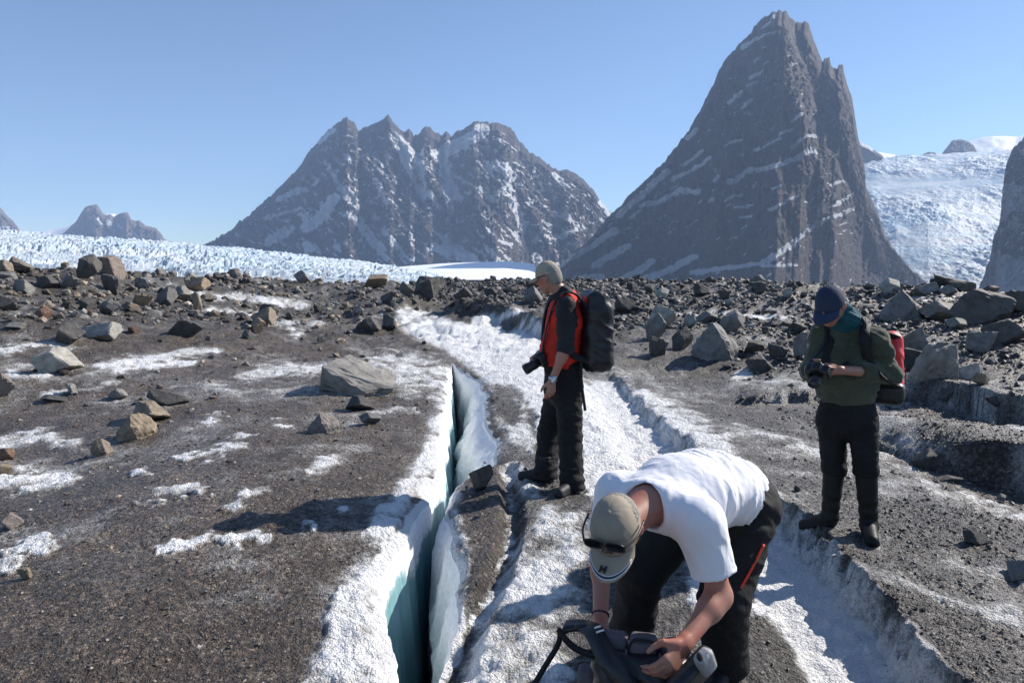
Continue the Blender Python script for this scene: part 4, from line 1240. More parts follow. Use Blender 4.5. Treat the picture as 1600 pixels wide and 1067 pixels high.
def cap(R, mat, parent, opening=False, rad=(0.084, 0.106, 0.102), shift=(0.0, 0.030), peak_len=0.072, tilt=0.0, fit=100, trim=False, peak_drop=0.018):
    f, u, l = R.hf, R.hu, R.hl
    f2 = nrm(f * math.cos(tilt) + u * math.sin(tilt)); u2 = nrm(np.cross(f2, l)) ; u2 = u2 if u2 @ u > 0 else -u2
    f, u = f2, u2
    c = R.j["head"] + f * shift[0] + u * shift[1]
    nth, nph = 72, 20
    th = np.linspace(0, 2 * np.pi, nth, endpoint=False)
    ph = np.radians(np.linspace(0.5, fit, nph))
    TH, PH = np.meshgrid(th, ph)
    seam = np.minimum((TH % (np.pi / 3)), np.pi / 3 - (TH % (np.pi / 3)))
    k = 1 - 0.016 * np.exp(-(seam / 0.05) ** 2) * np.sin(PH) + 0.012 * pn2(TH * 3, PH * 4, 7)
    flat = 1 - 0.05 * np.sin(PH * 1.3) ** 8
    def dome(TH, PH, kk=1.0):
        return c + (f * (rad[1] * kk * np.sin(PH) * np.cos(TH))[..., None] + l * (rad[0] * kk * np.sin(PH) * np.sin(TH))[..., None] + u * (rad[2] * kk * np.cos(PH))[..., None])
    P = dome(TH, PH, k * flat)
    I = dome(TH, PH, k * flat * 0.965)
    v = np.concatenate([P.reshape(-1, 3), I.reshape(-1, 3)])
    n1 = nth * nph
    fs = []
    def keep(i, jj):
        if not opening:
            return True
        a = abs(((th[jj % nth] + 0.5 * (th[1])) - np.pi)); p_ = ph[i]
        return not (a < 0.50 * math.sqrt(max(0.0, 1 - ((p_ - math.radians(fit - 12)) / 0.62) ** 2)) and math.radians(fit - 36) < p_ < math.radians(fit - 11))
    for i in range(nph - 1):
        for jj in range(nth):
            if keep(i, jj):
                q = (i * nth + jj, i * nth + (jj + 1) % nth, (i + 1) * nth + (jj + 1) % nth, (i + 1) * nth + jj)
                fs.append(q); fs.append(tuple(x + n1 for x in q[::-1]))
    e = (nph - 1) * nth
    for jj in range(nth):
        fs.append((e + jj, e + (jj + 1) % nth, n1 + e + (jj + 1) % nth, n1 + e + jj))
    root = pymesh("cap", v, fs, mat, parent)
    # peak
    na, nb = 33, 12
    aa = np.linspace(-1.15, 1.15, na); bb = np.linspace(0, 1, nb)
    base = dome(aa[None], np.full((1, na), math.radians(fit - 1)))[0]
    ln = peak_len * np.clip(np.cos(aa * 1.25), 0.0, 1) ** 0.42
    pk = []
    for b_ in bb:
        lat = (base - c) @ l
        p_ = base + f * (ln * b_)[:, None] - u * (peak_drop * b_ * b_ + 0.9 * lat ** 2 / 0.09 * 0.18 * b_ ** 0.7)[:, None]
        pk.append(p_)
    pk = np.array(pk)
    vt = pk.reshape(-1, 3); vb = (pk - u * 0.0035).reshape(-1, 3)
    fs = []
    n1 = na * nb
    for i in range(nb - 1):
        for jj in range(na - 1):
            q = (i * na + jj, i * na + jj + 1, (i + 1) * na + jj + 1, (i + 1) * na + jj)
            fs.append(q); fs.append(tuple(x + n1 for x in q[::-1]))
    rim = [i for i in range((nb - 1) * na, nb * na)]
    for a_, b_ in zip(rim[:-1], rim[1:]):
        fs.append((a_, b_, b_ + n1, a_ + n1))
    peak = pymesh("peak", np.concatenate([vt, vb]), fs, mat, root)
    top = c + u * rad[2]
    bt = Field(top - 0.02, top + 0.02, 0.002).ell(top, (l, f, u), (0.008, 0.008, 0.004)).mesh("button", mat, root)
    if trim:
        for off, m_, w_ in ((0.90, M_whiteplain, 0.003), (0.83, M_navytrim, 0.0032), (0.76, M_whiteplain, 0.0022)):
            row = []
            for jj in range(2, na - 2):
                x = off * (nb - 1); i0 = int(x)
                row.append(pk[i0, jj] * (1 - x + i0) + pk[min(i0 + 1, nb - 1), jj] * (x - i0) + u * 0.0022)
            rv, rf = ribbon(np.array(row), np.gradient(np.array(row), axis=0)[:, [1, 0, 2]] * 0 + f, w_ * 1.4, 0.0012)
            pymesh("trim", rv, rf, m_, root)
    R.cap_dome = dome; R.cap_pk = pk; R.cap_axes = (f, u, l); R.cap_c = c
    return root

def flat_text(body, size):
    cu = bpy.data.curves.new("lettering", 'FONT')
    cu.body = body; cu.size = size; cu.align_x = 'CENTER'; cu.align_y = 'CENTER'; cu.extrude = 0.0006
    cu.offset = 0.0004; cu.shear = 0.2; cu.resolution_u = 2
    o = bpy.data.objects.new("tmp", cu)
    COL.objects.link(o)
    bpy.context.view_layer.update()
    dg = bpy.context.evaluated_depsgraph_get()
    me = bpy.data.meshes.new_from_object(o.evaluated_get(dg))
    v = np.zeros(len(me.vertices) * 3, np.float32); me.vertices.foreach_get("co", v)
    f = [tuple(p.vertices) for p in me.polygons]
    bpy.data.objects.remove(o, do_unlink=True)
    return v.reshape(-1, 3).astype(float), f

def eyes(R, parent):
    for q in (1, -1):
        c = R.j["head"] + R.hf * 0.079 + R.hu * 0.011 + R.hl * 0.031 * q
        Field(c - 0.025, c + 0.025, 0.003).ell(c, (R.hl, R.hf, R.hu), (0.0115, 0.0115, 0.0115)).mesh("eye", M_eye, parent)

def hair(R, mat, parent, lowest=-0.035, cutf=0.05):
    c = R.j["head"] + R.hu * 0.028 - R.hf * 0.008
    F_ = Field(c - 0.16, c + 0.16, 0.005)
    F_.ell(c, (R.hl, R.hf, R.hu), (0.080, 0.101, 0.094))
    F_.ell(c - R.hf * 0.045 - R.hu * 0.055, (R.hl, R.hf, R.hu), (0.062, 0.055, 0.06), 0.03)
    F_.cut(c + R.hf * cutf, nrm(-R.hf + R.hu * 0.55))
    F_.cut(c + R.hu * (lowest - 0.05), nrm(R.hu - R.hf * 0.35))
    F_.disp(lambda P: 0.003 * pn3(P[:, 0] * 160, P[:, 1] * 160, P[:, 2] * 160, 3))
    return F_.mesh("hair", mat, parent)

def folds(P, ax, fr, amp, seed=0, thin=4.0):
    """cloth folds that run across axis ax"""
    a = P @ nrm(ax)
    o = nrm(np.cross(ax, V3(0.3, 0.5, 0.8))); o2 = np.cross(nrm(ax), o)
    w = 0.5 * pn3(P[:, 0] * 5, P[:, 1] * 5, P[:, 2] * 5, seed + 3)
    n = pn3(a * fr + w * 1.5, P @ o * fr / thin, P @ o2 * fr / thin, seed)
    n2 = pn3(a * fr * 2.1 + w, P @ o * fr / thin * 1.7, P @ o2 * fr / thin * 1.7, seed + 1)
    return amp * 0.6 - amp * 1.5 * np.clip(1 - np.abs(n) * 3.0, 0, 1) ** 1.4 - amp * 0.8 * np.clip(1 - np.abs(n2) * 3.0, 0, 1) ** 1.4

def boot(F_, heel, toe, top, r_top, r_an, k=0.02, sole=True):
    d = nrm(toe - heel)
    F_.cone(top, heel + V3(0, 0, 0.075), r_top, r_an, k, flat0=True)
    F_.cone(heel + V3(0, 0, 0.06), heel + V3(0, 0, 0.04), r_an, 0.042, k)
    F_.cone(heel + V3(0, 0, 0.062) + d * 0.03, toe + V3(0, 0, 0.036) - d * 0.03, 0.044, 0.038, 0.03)
    F_.econe(heel + V3(0, 0, 0.018) - d * 0.02, toe + V3(0, 0, 0.018) - d * 0.02, np.cross(d, V3(0, 0, 1)), 0.037, 0.018, 0.041, 0.018, 0.012)

def gz(p, dz=0.0):
    return float(h_ground(p[0], p[1])) + dz

# ------------------------------------------------------------------ person in the red vest
A = Rig(); A.slim = 1.02
f = nrm(V3(-0.97, -0.22, 0)); A.f = f; A.l = nrm(np.cross(V3(0, 0, 1), f)); A.lp = A.l
A.hf = nrm(V3(-0.84, 0.46, -0.28)); A.hl = nrm(np.cross(V3(0, 0, 1), A.hf)); A.hu = np.cross(A.hf, A.hl)
DA = 5.36
j = A.j = {}
j["pelvis"] = W(881, 596, DA); j["belly"] = W(876, 552, DA); j["chest"] = W(882, 500, DA); j["neckb"] = W(881, 463, DA); j["head"] = W(857, 434, DA)
j["shL"] = W(885, 478, DA - 0.18); j["shR"] = W(872, 475, DA + 0.18)
j["elL"] = W(884, 543, DA - 0.24); j["wrL"] = W(863, 594, DA - 0.26)
j["elR"] = W(868, 540, DA + 0.22); j["wrR"] = W(843, 552, DA + 0.10)
j["hipL"] = W(888, 606, DA - 0.10); j["hipR"] = W(872, 604, DA + 0.10)
j["knL"] = W(891, 683, DA - 0.12); j["knR"] = W(858, 676, DA + 0.14)
gL = hit(894, 768); gR = hit(852, 750)
for q, g_, t in (("L", gL, hit(866, 781)), ("R", gR, hit(812, 754))):
    j["an" + q] = g_ + V3(0, 0, 0.085)
    d = nrm((t - g_) * V3(1, 1, 0)); j["toe" + q] = g_ + d * 0.20; j["toe" + q][2] = gz(j["toe" + q], 0.005)
A.hands = {"L": (V3(-0.10, 0.02, -1), V3(-0.35, 0.75, -0.1), V3(-1, -0.3, 0), (0.35, 0.45, 0.35)), "R": (V3(-0.55, -0.75, -0.25), V3(0.1, -0.3, -1), V3(0.6, -0.6, 0), (0.5, 0.6, 0.4))}
pa = empty("person", (*(0.5 * (gL + gR))[:2], min(gL[2], gR[2])), "standing person in red vest and tan cap looking down into the crevasse", "person", None)
bpy.context.view_layer.update()
EMPT = []
def adopt(root):
    """children keep their world position"""
    for ch in root.children:
        ch.matrix_parent_inverse = Matrix.Translation(root.location).inverted()
build_body(A, M_skinA, 0.008, pa)
lo = j["pelvis"] - V3(0.4, 0.4, 1.1); hi = j["neckb"] + V3(0.4, 0.4, 0.3)
Fp = Field(V3(lo[0], lo[1], -0.25), V3(hi[0], hi[1], 1.25), 0.008)
Fp.econe(j["pelvis"] - V3(0, 0, 0.06), j["pelvis"] + V3(-0.01, 0, 0.17), A.l, 0.185, 0.142, 0.178, 0.148, 0.03, flat=True)
for q, wd in (("L", 1), ("R", 1)):
    an = j["an" + q] - V3(0, 0, 0.055)
    Fp.cone(j["hip" + q], j["kn" + q], 0.104, 0.092, 0.04)
    Fp.cone(j["kn" + q], an, 0.090, 0.088, 0.03, flat=True)
    Fp.cone(an + V3(0, 0, 0.06), an, 0.088, 0.094, 0.02, flat=True)
Fp.ell(j["hipL"] + A.l * 0.075 - V3(0, 0, 0.2), (A.l, A.f, V3(0, 0, 1)), (0.03, 0.075, 0.10), 0.02)
Fp.disp(lambda P: folds(P, V3(0.25, 0.1, 1), 13, 0.006, 5, 2.5) + 0.006 * np.exp(-((P[:, 2] - 0.12) / 0.1) ** 2) * np.sin(P[:, 2] * 90 + 8 * pn3(P[:, 0] * 8, P[:, 1] * 8, P[:, 2] * 3)))
Fp.mesh("trousers", M_black, pa)
# dark shirt with sleeves over the elbows
Fs = Field(lo + V3(0, 0, 0.9), hi, 0.008)
Fs.econe(j["belly"] - V3(0, 0, 0.06), j["chest"], A.l, 0.165, 0.13, 0.175, 0.125, 0.04)
Fs.econe(j["chest"], j["neckb"] + V3(0, 0, 0.01), A.l, 0.175, 0.118, 0.10, 0.075, 0.04)
for q in "LR":
    Fs.cone(j["sh" + q], j["el" + q], 0.074, 0.062, 0.05)
    e2 = j["el" + q] + (j["wr" + q] - j["el" + q]) * 0.12
    Fs.cone(j["el" + q], e2, 0.061, 0.058, 0.03, flat=True)
Fs.cone(j["neckb"] + V3(0, 0, 0.0), j["neckb"] + (j["head"] - j["neckb"]) * 0.34, 0.078, 0.072, 0.02, flat=True)
Fs.disp(lambda P: folds(P, V3(0.2, 0.3, 1), 15, 0.006, 15, 3.0))
Fs.mesh("shirt", M_blackshirt, pa)
Fv = Field(lo + V3(0, 0, 0.85), hi + V3(0, 0, 0.05), 0.008)
hem = W(873, 569, DA)
Fv.econe(hem, j["belly"] + A.f * 0.008, A.l, 0.186, 0.15, 0.186, 0.152, 0.03, flat0=True)
Fv.econe(j["belly"] + A.f * 0.008, j["chest"], A.l, 0.186, 0.150, 0.190, 0.136, 0.03)
Fv.econe(j["chest"], j["neckb"] - V3(0, 0, 0.02), A.l, 0.190, 0.134, 0.12, 0.088, 0.03)
Fv.cone(j["neckb"] - A.f * 0.055 + V3(0, 0, 0.0), j["neckb"] - A.f * 0.07 - V3(0, 0, 0.07), 0.055, 0.05, 0.03)
for q in "LR":
    Fv.cone(j["sh" + q] + V3(0, 0, 0.10), j["el" + q] * 0.42 + j["sh" + q] * 0.58, 0.074, 0.064, 0.012, 'sub')
Fv.cone(j["neckb"] + V3(0, 0, 0.02) + A.f * 0.03, j["neckb"] + V3(0, 0, 0.15) - A.f * 0.01 + V3(-0.03, 0, 0), 0.083, 0.09, 0.01, 'sub')
Fv.disp(lambda P: folds(P, V3(0.1, 0.5, 1), 11, 0.0055, 25, 3.0))
Fv.mesh("vest", M_red, pa)
for q, g_ in (("L", gL), ("R", gR)):
    Fb = Field(g_ - 0.4, g_ + 0.4, 0.006)
    boot(Fb, g_.copy() + V3(0, 0, -0.006), j["toe" + q] + V3(0, 0, -0.006) + 0.035 * nrm(j["toe" + q] - g_), g_ + V3(0, 0, 0.2), 0.055, 0.05)
    Fb.mesh("boot", M_boot, pa)
capA = cap(A, M_tan, pa, opening=True, fit=97, tilt=0.04)
hair(A, M_hairgrey, pa); eyes(A, pa)
# glasses
hl_, hf_, hu_, hc = A.hl, A.hf, A.hu, j["head"]
gv = []
for q in (1, -1):
    ring = [hc + hf_ * 0.108 + hl_ * (0.034 * q + 0.024 * math.cos(a)) + hu_ * (0.012 + 0.017 * math.sin(a)) for a in np.linspace(0, 2 * np.pi, 17)]
    gv.append(tube(ring, 0.0022, 6)); gv.append(tube([hc + hf_ * 0.106 + hl_ * 0.058 * q + hu_ * 0.018, hc + hf_ * 0.05 + hl_ * 0.081 * q + hu_ * 0.018, hc - hf_ * 0.012 + hl_ * 0.087 * q + hu_ * 0.014], 0.0022, 6))
gv.append(tube([hc + hf_ * 0.112 + hl_ * 0.01 + hu_ * 0.014, hc + hf_ * 0.112 - hl_ * 0.01 + hu_ * 0.014], 0.002, 6))
pymesh("glasses", *join_arrays([(v_, [tuple((list(q_) + [q_[-1]])[:4]) for q_ in f_]) for v_, f_ in gv]), M_plastic, pa)
# wrist watch
wv = []
d = nrm(j["wrL"] - j["elL"]); wc = j["wrL"] - d * 0.012
F_ = Field(wc - 0.06, wc + 0.06, 0.004)
F_.cone(wc - d * 0.010, wc + d * 0.010, 0.036, 0.036, 0.004, flat=True, flat0=True)
F_.cone(wc - A.l * -0.028 - d * 0.016, wc + A.l * 0.03 + d * 0.016, 0.018, 0.018, 0.006)
F_.mesh("wrist_watch", M_metal, pa)

# his black roll-top pack
bl = A.l; bf = -A.f
bc = W(929, 517, DA - 0.02)
pk_ = empty("backpack", tuple(bc - V3(0, 0, 0.3)), "large black roll-top backpack worn by the person in the red vest", "backpack")
up_ = nrm(V3(-0.03, 0, 1))
Fk = Field(bc - 0.45, bc + 0.45, 0.008)
Fk.box(bc - up_ * 0.03, (bf, bl, up_), (0.115, 0.165, 0.255), 0.07, taper=0.05)
Fk.box(bc + up_ * 0.20 - bf * 0.01, (bf, bl, up_), (0.080, 0.15, 0.10), 0.045, 0.06)
Fk.box(bc + up_ * 0.285 - bf * 0.012, (bf, bl, up_), (0.035, 0.135, 0.028), 0.02, 0.02)
Fk.box(bc - up_ * 0.27 - bf * 0.0, (bf, bl, up_), (0.09, 0.14, 0.04), 0.03, 0.03)
Fk.disp(lambda P: folds(P, V3(0.6, 0.2, 0.7), 8, 0.007, 35, 2.0))
Fk.mesh("sack", M_nylon, pk_)
sv, sf = ribbon([bc - bf * 0.10 + bl * 0.11 + up_ * 0.19, j["shL"] - A.f * 0.075 + V3(0, 0, 0.085), j["shL"] + V3(0, 0.045, 0.095) + A.f * 0.02, j["shL"] + A.f * 0.06 + V3(0, 0.02, 0.03), j["chest"] + A.f * 0.06 + A.l * 0.16 - V3(0, 0, 0.08), j["belly"] - A.f * 0.03 + A.l * 0.19 + V3(0, 0, 0.02), bc - bf * 0.09 + bl * 0.13 - up_ * 0.22], [A.l * -1, A.l, A.l, nrm(A.l + A.f * 0.3), A.l, A.f, A.f], 0.05, 0.012, 40)
pymesh("shoulder_strap", sv, sf, M_strap, pk_)
sv, sf = ribbon([bc - bf * 0.10 - bl * 0.11 + up_ * 0.19, j["shR"] - A.f * 0.075 + V3(0, 0, 0.085), j["shR"] - V3(0, 0.045, -0.095) + A.f * 0.02, j["shR"] + A.f * 0.085 + V3(0, -0.06, 0.02), j["chest"] + A.f * 0.135 - A.l * 0.12 - V3(0, 0, 0.05), j["belly"] + A.f * 0.05 - A.l * 0.19 + V3(0, 0, 0.02), bc - bf * 0.09 - bl * 0.13 - up_ * 0.22], A.l, 0.05, 0.012, 40)
pymesh("shoulder_strap", sv, sf, M_strap, pk_)
sv, sf = ribbon([bc + up_ * 0.31, bc + up_ * 0.335 + bf * 0.035, bc + up_ * 0.29 + bf * 0.075], bl, 0.03, 0.006, 10)
pymesh("buckle_strap", sv, sf, M_strap, pk_)
e0 = W(908, 575, DA - 0.19)
sv, sf = ribbon([e0 + V3(0, 0, 0.05), e0 - V3(-0.005, 0, 0.12), e0 - V3(-0.035, 0, 0.33)], V3(1, 0, 0.1), 0.022, 0.004, 12)
pymesh("loose_strap", sv, sf, M_strap, pk_)
# small clear bottle mouth catching the light on top
# camera on his chest
def photo_camera(root, c, fwd, up, lens_len, lens_r, side_w=0.068):
    lft = nrm(np.cross(up, fwd)); up = np.cross(fwd, lft)
    Fc = Field(c - 0.13, c + 0.13, 0.005)
    Fc.box(c, (lft, fwd, up), (side_w, 0.030, 0.046), 0.012)
    Fc.box(c + up * 0.05, (lft, fwd, up), (0.026, 0.03, 0.018), 0.01, 0.012)
    Fc.box(c - lft * side_w * 0.72 + fwd * 0.022, (lft, fwd, up), (0.018, 0.028, 0.042), 0.014, 0.01)
    Fc.mesh("camera_body", M_plastic, root)
    a = c + fwd * 0.02; n_ = 20
    rs = [(0, lens_r * 0.86), (0.25, lens_r * 0.86), (0.27, lens_r * 0.93), (0.55, lens_r * 0.93), (0.57, lens_r * 0.88), (0.75, lens_r), (0.98, lens_r), (1.0, lens_r * 0.95), (0.985, lens_r * 0.78), (0.90, lens_r * 0.7)]
    v, fs = [], []
    for t, r_ in rs:
        for q in range(n_):
            th = 2 * math.pi * q / n_
            v.append(a + fwd * lens_len * t + (lft * math.cos(th) + up * math.sin(th)) * r_)
    for i in range(len(rs) - 1):
        for q in range(n_):
            fs.append((i * n_ + q, i * n_ + (q + 1) % n_, (i + 1) * n_ + (q + 1) % n_, (i + 1) * n_ + q))
    ln_ = pymesh("lens", v, fs, M_plastic, root, True)
    ring = v[-n_:]
    gvs = list(ring) + [a + fwd * lens_len * 0.93]
    pymesh("lens_glass", gvs, [(q, (q + 1) % n_, n_) for q in range(n_)], M_glass, ln_)

cA = W(846, 563, DA - 0.09)
ca_ = empty("camera", tuple(cA), "black camera with a long lens hanging at the belly of the person in red", "camera")
photo_camera(ca_, cA, nrm(V3(-0.80, -0.30, -0.42)), V3(0, 0, 1), 0.135, 0.042)
nk = j["neckb"]
sv, sf = ribbon([cA + V3(0.02, -0.06, 0.04), j["belly"] + A.f * 0.165 + A.l * 0.06 + V3(0, 0, 0.05), j["chest"] + A.f * 0.152 + A.l * 0.07, nk + A.f * 0.07 + A.l * 0.06 - V3(0, 0, 0.01), nk - A.f * 0.08 + A.l * 0.0 + V3(0, 0, 0.035), nk + A.f * 0.07 - A.l * 0.07, j["chest"] + A.f * 0.15 - A.l * 0.08, cA + V3(0.0, 0.07, 0.04)], [A.l, A.l, A.l, A.l, V3(0, 0, 1), A.l, A.l, A.l], 0.028, 0.004, 60)
pymesh("neck_strap", sv, sf, M_strap, ca_)

# ------------------------------------------------------------------ person in the olive fleece
C = Rig(); C.slim = 1.0
f = nrm(V3(-0.52, -0.85, 0)); C.f = f; C.l = nrm(np.cross(V3(0, 0, 1), f)); C.lp = C.l
C.hf = nrm(V3(-0.66, -0.58, -0.50)); C.hl = nrm(np.cross(V3(0, 0, 1), C.hf)); C.hu = np.cross(C.hf, C.hl)
gL = hit(1357, 836); gR = hit(1296, 822)
DC = 0.5 * (gL[1] + gR[1]) + 0.06
j = C.j = {}
k_ = DC / 4.5
j["pelvis"] = W(1323, 645, DC); j["belly"] = W(1322, 598, DC - 0.02); j["chest"] = W(1328, 548, DC); j["neckb"] = W(1322, 502, DC - 0.01); j["head"] = W(1298, 477, DC - 0.12)
j["shL"] = W(1368, 530, DC - 0.12); j["shR"] = W(1286, 524, DC + 0.10)
j["elL"] = W(1391, 584, DC - 0.06); j["wrL"] = W(1312, 578, DC - 0.30)
j["elR"] = W(1267, 580, DC + 0.06); j["wrR"] = W(1264, 577, DC - 0.19)
j["hipL"] = W(1347, 655, DC - 0.06); j["hipR"] = W(1299, 655, DC + 0.06)
j["knL"] = W(1353, 732, DC - 0.10); j["knR"] = W(1303, 732, DC + 0.03)
for q, g_, t in (("L", gL, hit(1366, 862)), ("R", gR, hit(1250, 834))):
    j["an" + q] = g_ + V3(0, 0, 0.085)
    d = nrm((t - g_) * V3(1, 1, 0)); j["toe" + q] = g_ + d * 0.19; j["toe" + q][2] = gz(j["toe" + q], 0.005)
C.hands = {"L": (V3(-0.96, -0.2, 0.02), V3(-0.2, 0.75, -0.75), V3(-0.1, 0.2, 1), (0.4, 0.6, 0.4)), "R": (V3(-0.25, -0.9, 0.1), V3(0.9, -0.2, 0.0), V3(0, 0.1, 1), (0.4, 0.6, 0.4))}
pc = empty("person", (*(0.5 * (gL + gR))[:2], min(gL[2], gR[2])), "standing person in olive green fleece and navy cap looking down at a camera", "person")
build_body(C, M_skinA, 0.008, pc)
lo = np.array(list(j.values())).min(0) - 0.25; hi = np.array(list(j.values())).max(0) + 0.25
Fp = Field(V3(lo[0], lo[1], min(gL[2], gR[2]) + 0.2), V3(hi[0], hi[1], 1.1), 0.008)
Fp.econe(j["pelvis"] - V3(0, 0, 0.05), j["pelvis"] + V3(0, 0, 0.12), C.l, 0.168, 0.128, 0.160, 0.125, 0.03, flat=True)
for q in "LR":
    Fp.cone(j["hip" + q], j["kn" + q], 0.092, 0.074, 0.03)
    Fp.cone(j["kn" + q], j["kn" + q] * 0.9 + j["an" + q] * 0.1, 0.074, 0.071, 0.02, flat=True)
Fp.disp(lambda P: folds(P, V3(0.2, 0.1, 1), 14, 0.004, 55, 2.5))
Fp.mesh("trousers", M_black, pc)
for q, g_ in (("L", gL), ("R", gR)):
    Fb = Field(g_ - V3(0.4, 0.4, 0.1), g_ + V3(0.35, 0.35, 0.6), 0.007)
    top = j["kn" + q] * 0.94 + j["an" + q] * 0.06
    boot(Fb, g_ + V3(0, 0, -0.006), j["toe" + q] + V3(0, 0, -0.006) + 0.045 * nrm(j["toe" + q] - g_), top, 0.068, 0.052, 0.03)
    Fb.disp(lambda P: 0.004 * np.sin(P[:, 2] * 70) * np.exp(-((P[:, 2] - 0.2) / 0.08) ** 2) + 0.003 * pn3(P[:, 0] * 12, P[:, 1] * 12, P[:, 2] * 12, 4))
    Fb.mesh("rubber_boot", M_rubber, pc)
Ff = Field(V3(lo[0], lo[1], 0.6), V3(hi[0], hi[1], 1.75), 0.008)
hem = W(1322, 620, DC)
Ff.econe(hem, j["belly"], C.l, 0.158, 0.130, 0.172, 0.136, 0.03, flat0=True)
Ff.econe(j["belly"], j["chest"], C.l, 0.172, 0.135, 0.176, 0.125, 0.04)
Ff.econe(j["chest"], j["neckb"], C.l, 0.180, 0.128, 0.09, 0.075, 0.05)
for q in "LR":
    Ff.cone(j["sh" + q] - V3(0, 0, 0.01), j["el" + q], 0.071, 0.061, 0.05)
    e2 = j["el" + q] + (j["wr" + q] - j["el" + q]) * (0.62 if q == "L" else 0.8)
    Ff.cone(j["el" + q], e2, 0.066, 0.047, 0.03, flat=True)
Ff.cone(j["shL"], j["shR"], 0.07, 0.07, 0.05)
Ff.disp(lambda P: folds(P, V3(0.2, 0.2, 1), 12, 0.009, 65, 2.5) + 0.004 * np.exp(-np.abs(P[:, 2] - hem[2] - 0.04) / 0.02))
Ff.mesh("fleece", M_green, pc)
Fn = Field(j["neckb"] - 0.2, j["neckb"] + 0.22, 0.006)
nd = nrm(j["head"] - j["neckb"] + V3(0, 0, 0.05))
for i_, (t_, r_) in enumerate(((-0.01, 0.094), (0.025, 0.088), (0.055, 0.083), (0.085, 0.076))):
    cc_ = j["neckb"] + nd * t_ + C.f * 0.02
    Fn.econe(cc_, cc_ + nd * 0.02, C.l, r_, r_ * 0.95, r_ * 0.97, r_ * 0.92, 0.012)
Fn.disp(lambda P: folds(P, V3(0.3, 0.3, 1), 26, 0.006, 75, 3.0))
Fn.mesh("neck_scarf", M_teal, pc)
cap(C, M_navy, pc, fit=99, peak_len=0.078, tilt=-0.08, rad=(0.086, 0.108, 0.104), peak_drop=0.024)
hair(C, M_hairbrown, pc, lowest=-0.02); eyes(C, pc)
zv = []
for i_ in range(3):
    zc = j["chest"] + C.f * (0.142 - 0.006 * i_) + V3(0, 0, 0.04 + 0.04 * i_)
    F_ = Field(zc - 0.02, zc + 0.02, 0.003).ell(zc, (C.l, C.f, V3(0, 0, 1)), (0.007, 0.004, 0.007)).mesh("button", M_plastic, pc)
# his red pack
bf = -C.f; bl = C.l
bc = j["chest"] + bf * 0.29 - V3(0, 0, 0.12) + bl * 0.155
rp = empty("backpack", tuple(bc - V3(0, 0, 0.25)), "red and black backpack on the back of the person in the olive fleece", "backpack")
up_ = V3(0, 0, 1)
Fk = Field(bc - 0.42, bc + 0.42, 0.008)
Fk.box(bc + up_ * 0.02, (bf, bl, up_), (0.09, 0.14, 0.21), 0.065, taper=0.1)
Fk.box(bc + bf * 0.105 - up_ * 0.05, (bf, bl, up_), (0.04, 0.12, 0.14), 0.035, 0.03)
Fk.disp(lambda P: folds(P, V3(0.4, 0.2, 0.9), 10, 0.006, 85, 2.5))
Fk.mesh("sack", M_redpack, rp)
Fk = Field(bc - 0.42, bc + 0.42, 0.008)
Fk.box(bc - up_ * 0.17 - bf * 0.03, (bf, bl, up_), (0.10, 0.163, 0.075), 0.05)
Fk.mesh("base_panel", M_nylon, rp)
sv, sf = ribbon([bc + bf * 0.14 + up_ * 0.12 + bl * 0.11, bc + bf * 0.157 + bl * 0.10 - up_ * 0.04, bc + bf * 0.13 + bl * 0.10 - up_ * 0.24], bl, 0.025, 0.006, 10)
pymesh("compression_strap", sv, sf, M_strap, rp)
sv, sf = ribbon([bc + bf * 0.10 + bl * 0.15 - up_ * 0.02, bc + bf * 0.13 + bl * 0.155 - up_ * 0.06, bc + bf * 0.11 + bl * 0.16 - up_ * 0.30], bf, 0.014, 0.004, 10)
pymesh("loose_strap", sv, sf, M_strap, rp)
for q, sg in (("L", 1), ("R", -1)):
    s0 = j["sh" + q] - C.l * sg * 0.055
    sv, sf = ribbon([bc - bf * 0.09 + bl * 0.10 * sg + up_ * 0.2, s0 + bf * 0.085 + V3(0, 0, 0.07), s0 + V3(0, 0, 0.092) , s0 + C.f * 0.105 + V3(0, 0, 0.02), j["chest"] + C.l * sg * 0.125 + C.f * 0.128 - V3(0, 0, 0.06), j["belly"] + C.l * sg * 0.20 + C.f * 0.06 + V3(0, 0, 0.05), bc + bl * 0.15 * sg - up_ * 0.15], C.l, 0.058, 0.012, 40)
    pymesh("shoulder_strap", sv, sf, M_strap, rp)
cC = W(1279, 580, DC - 0.33)
cc = empty("camera", tuple(cC), "black camera held in both hands by the person in the olive fleece", "camera")
photo_camera(cc, cC, nrm(V3(-0.45, -0.45, -0.78)), nrm(V3(-0.5, -0.6, 0.6)), 0.085, 0.036)
sv, sf = ribbon([cC + C.l * 0.07 + V3(0, 0, 0.02), j["chest"] + C.f * 0.155 + C.l * 0.0 - V3(0, 0, 0.06), j["chest"] + C.f * 0.130 + C.l * 0.075 + V3(0, 0, 0.08), j["neckb"] + C.f * 0.06 + C.l * 0.10 + V3(0, 0, 0.02), j["neckb"] - C.f * 0.10 + V3(0, 0, 0.05), j["neckb"] + C.f * 0.05 - C.l * 0.105 + V3(0, 0, 0.0), j["chest"] + C.f * 0.14 - C.l * 0.13 + V3(0, 0, 0.06), cC - C.l * 0.06 + V3(0, 0, 0.03)], [C.l] * 4 + [V3(0, 0, 1)] + [C.l] * 3, 0.024, 0.004, 60)
pymesh("neck_strap", sv, sf, M_strap, cc)

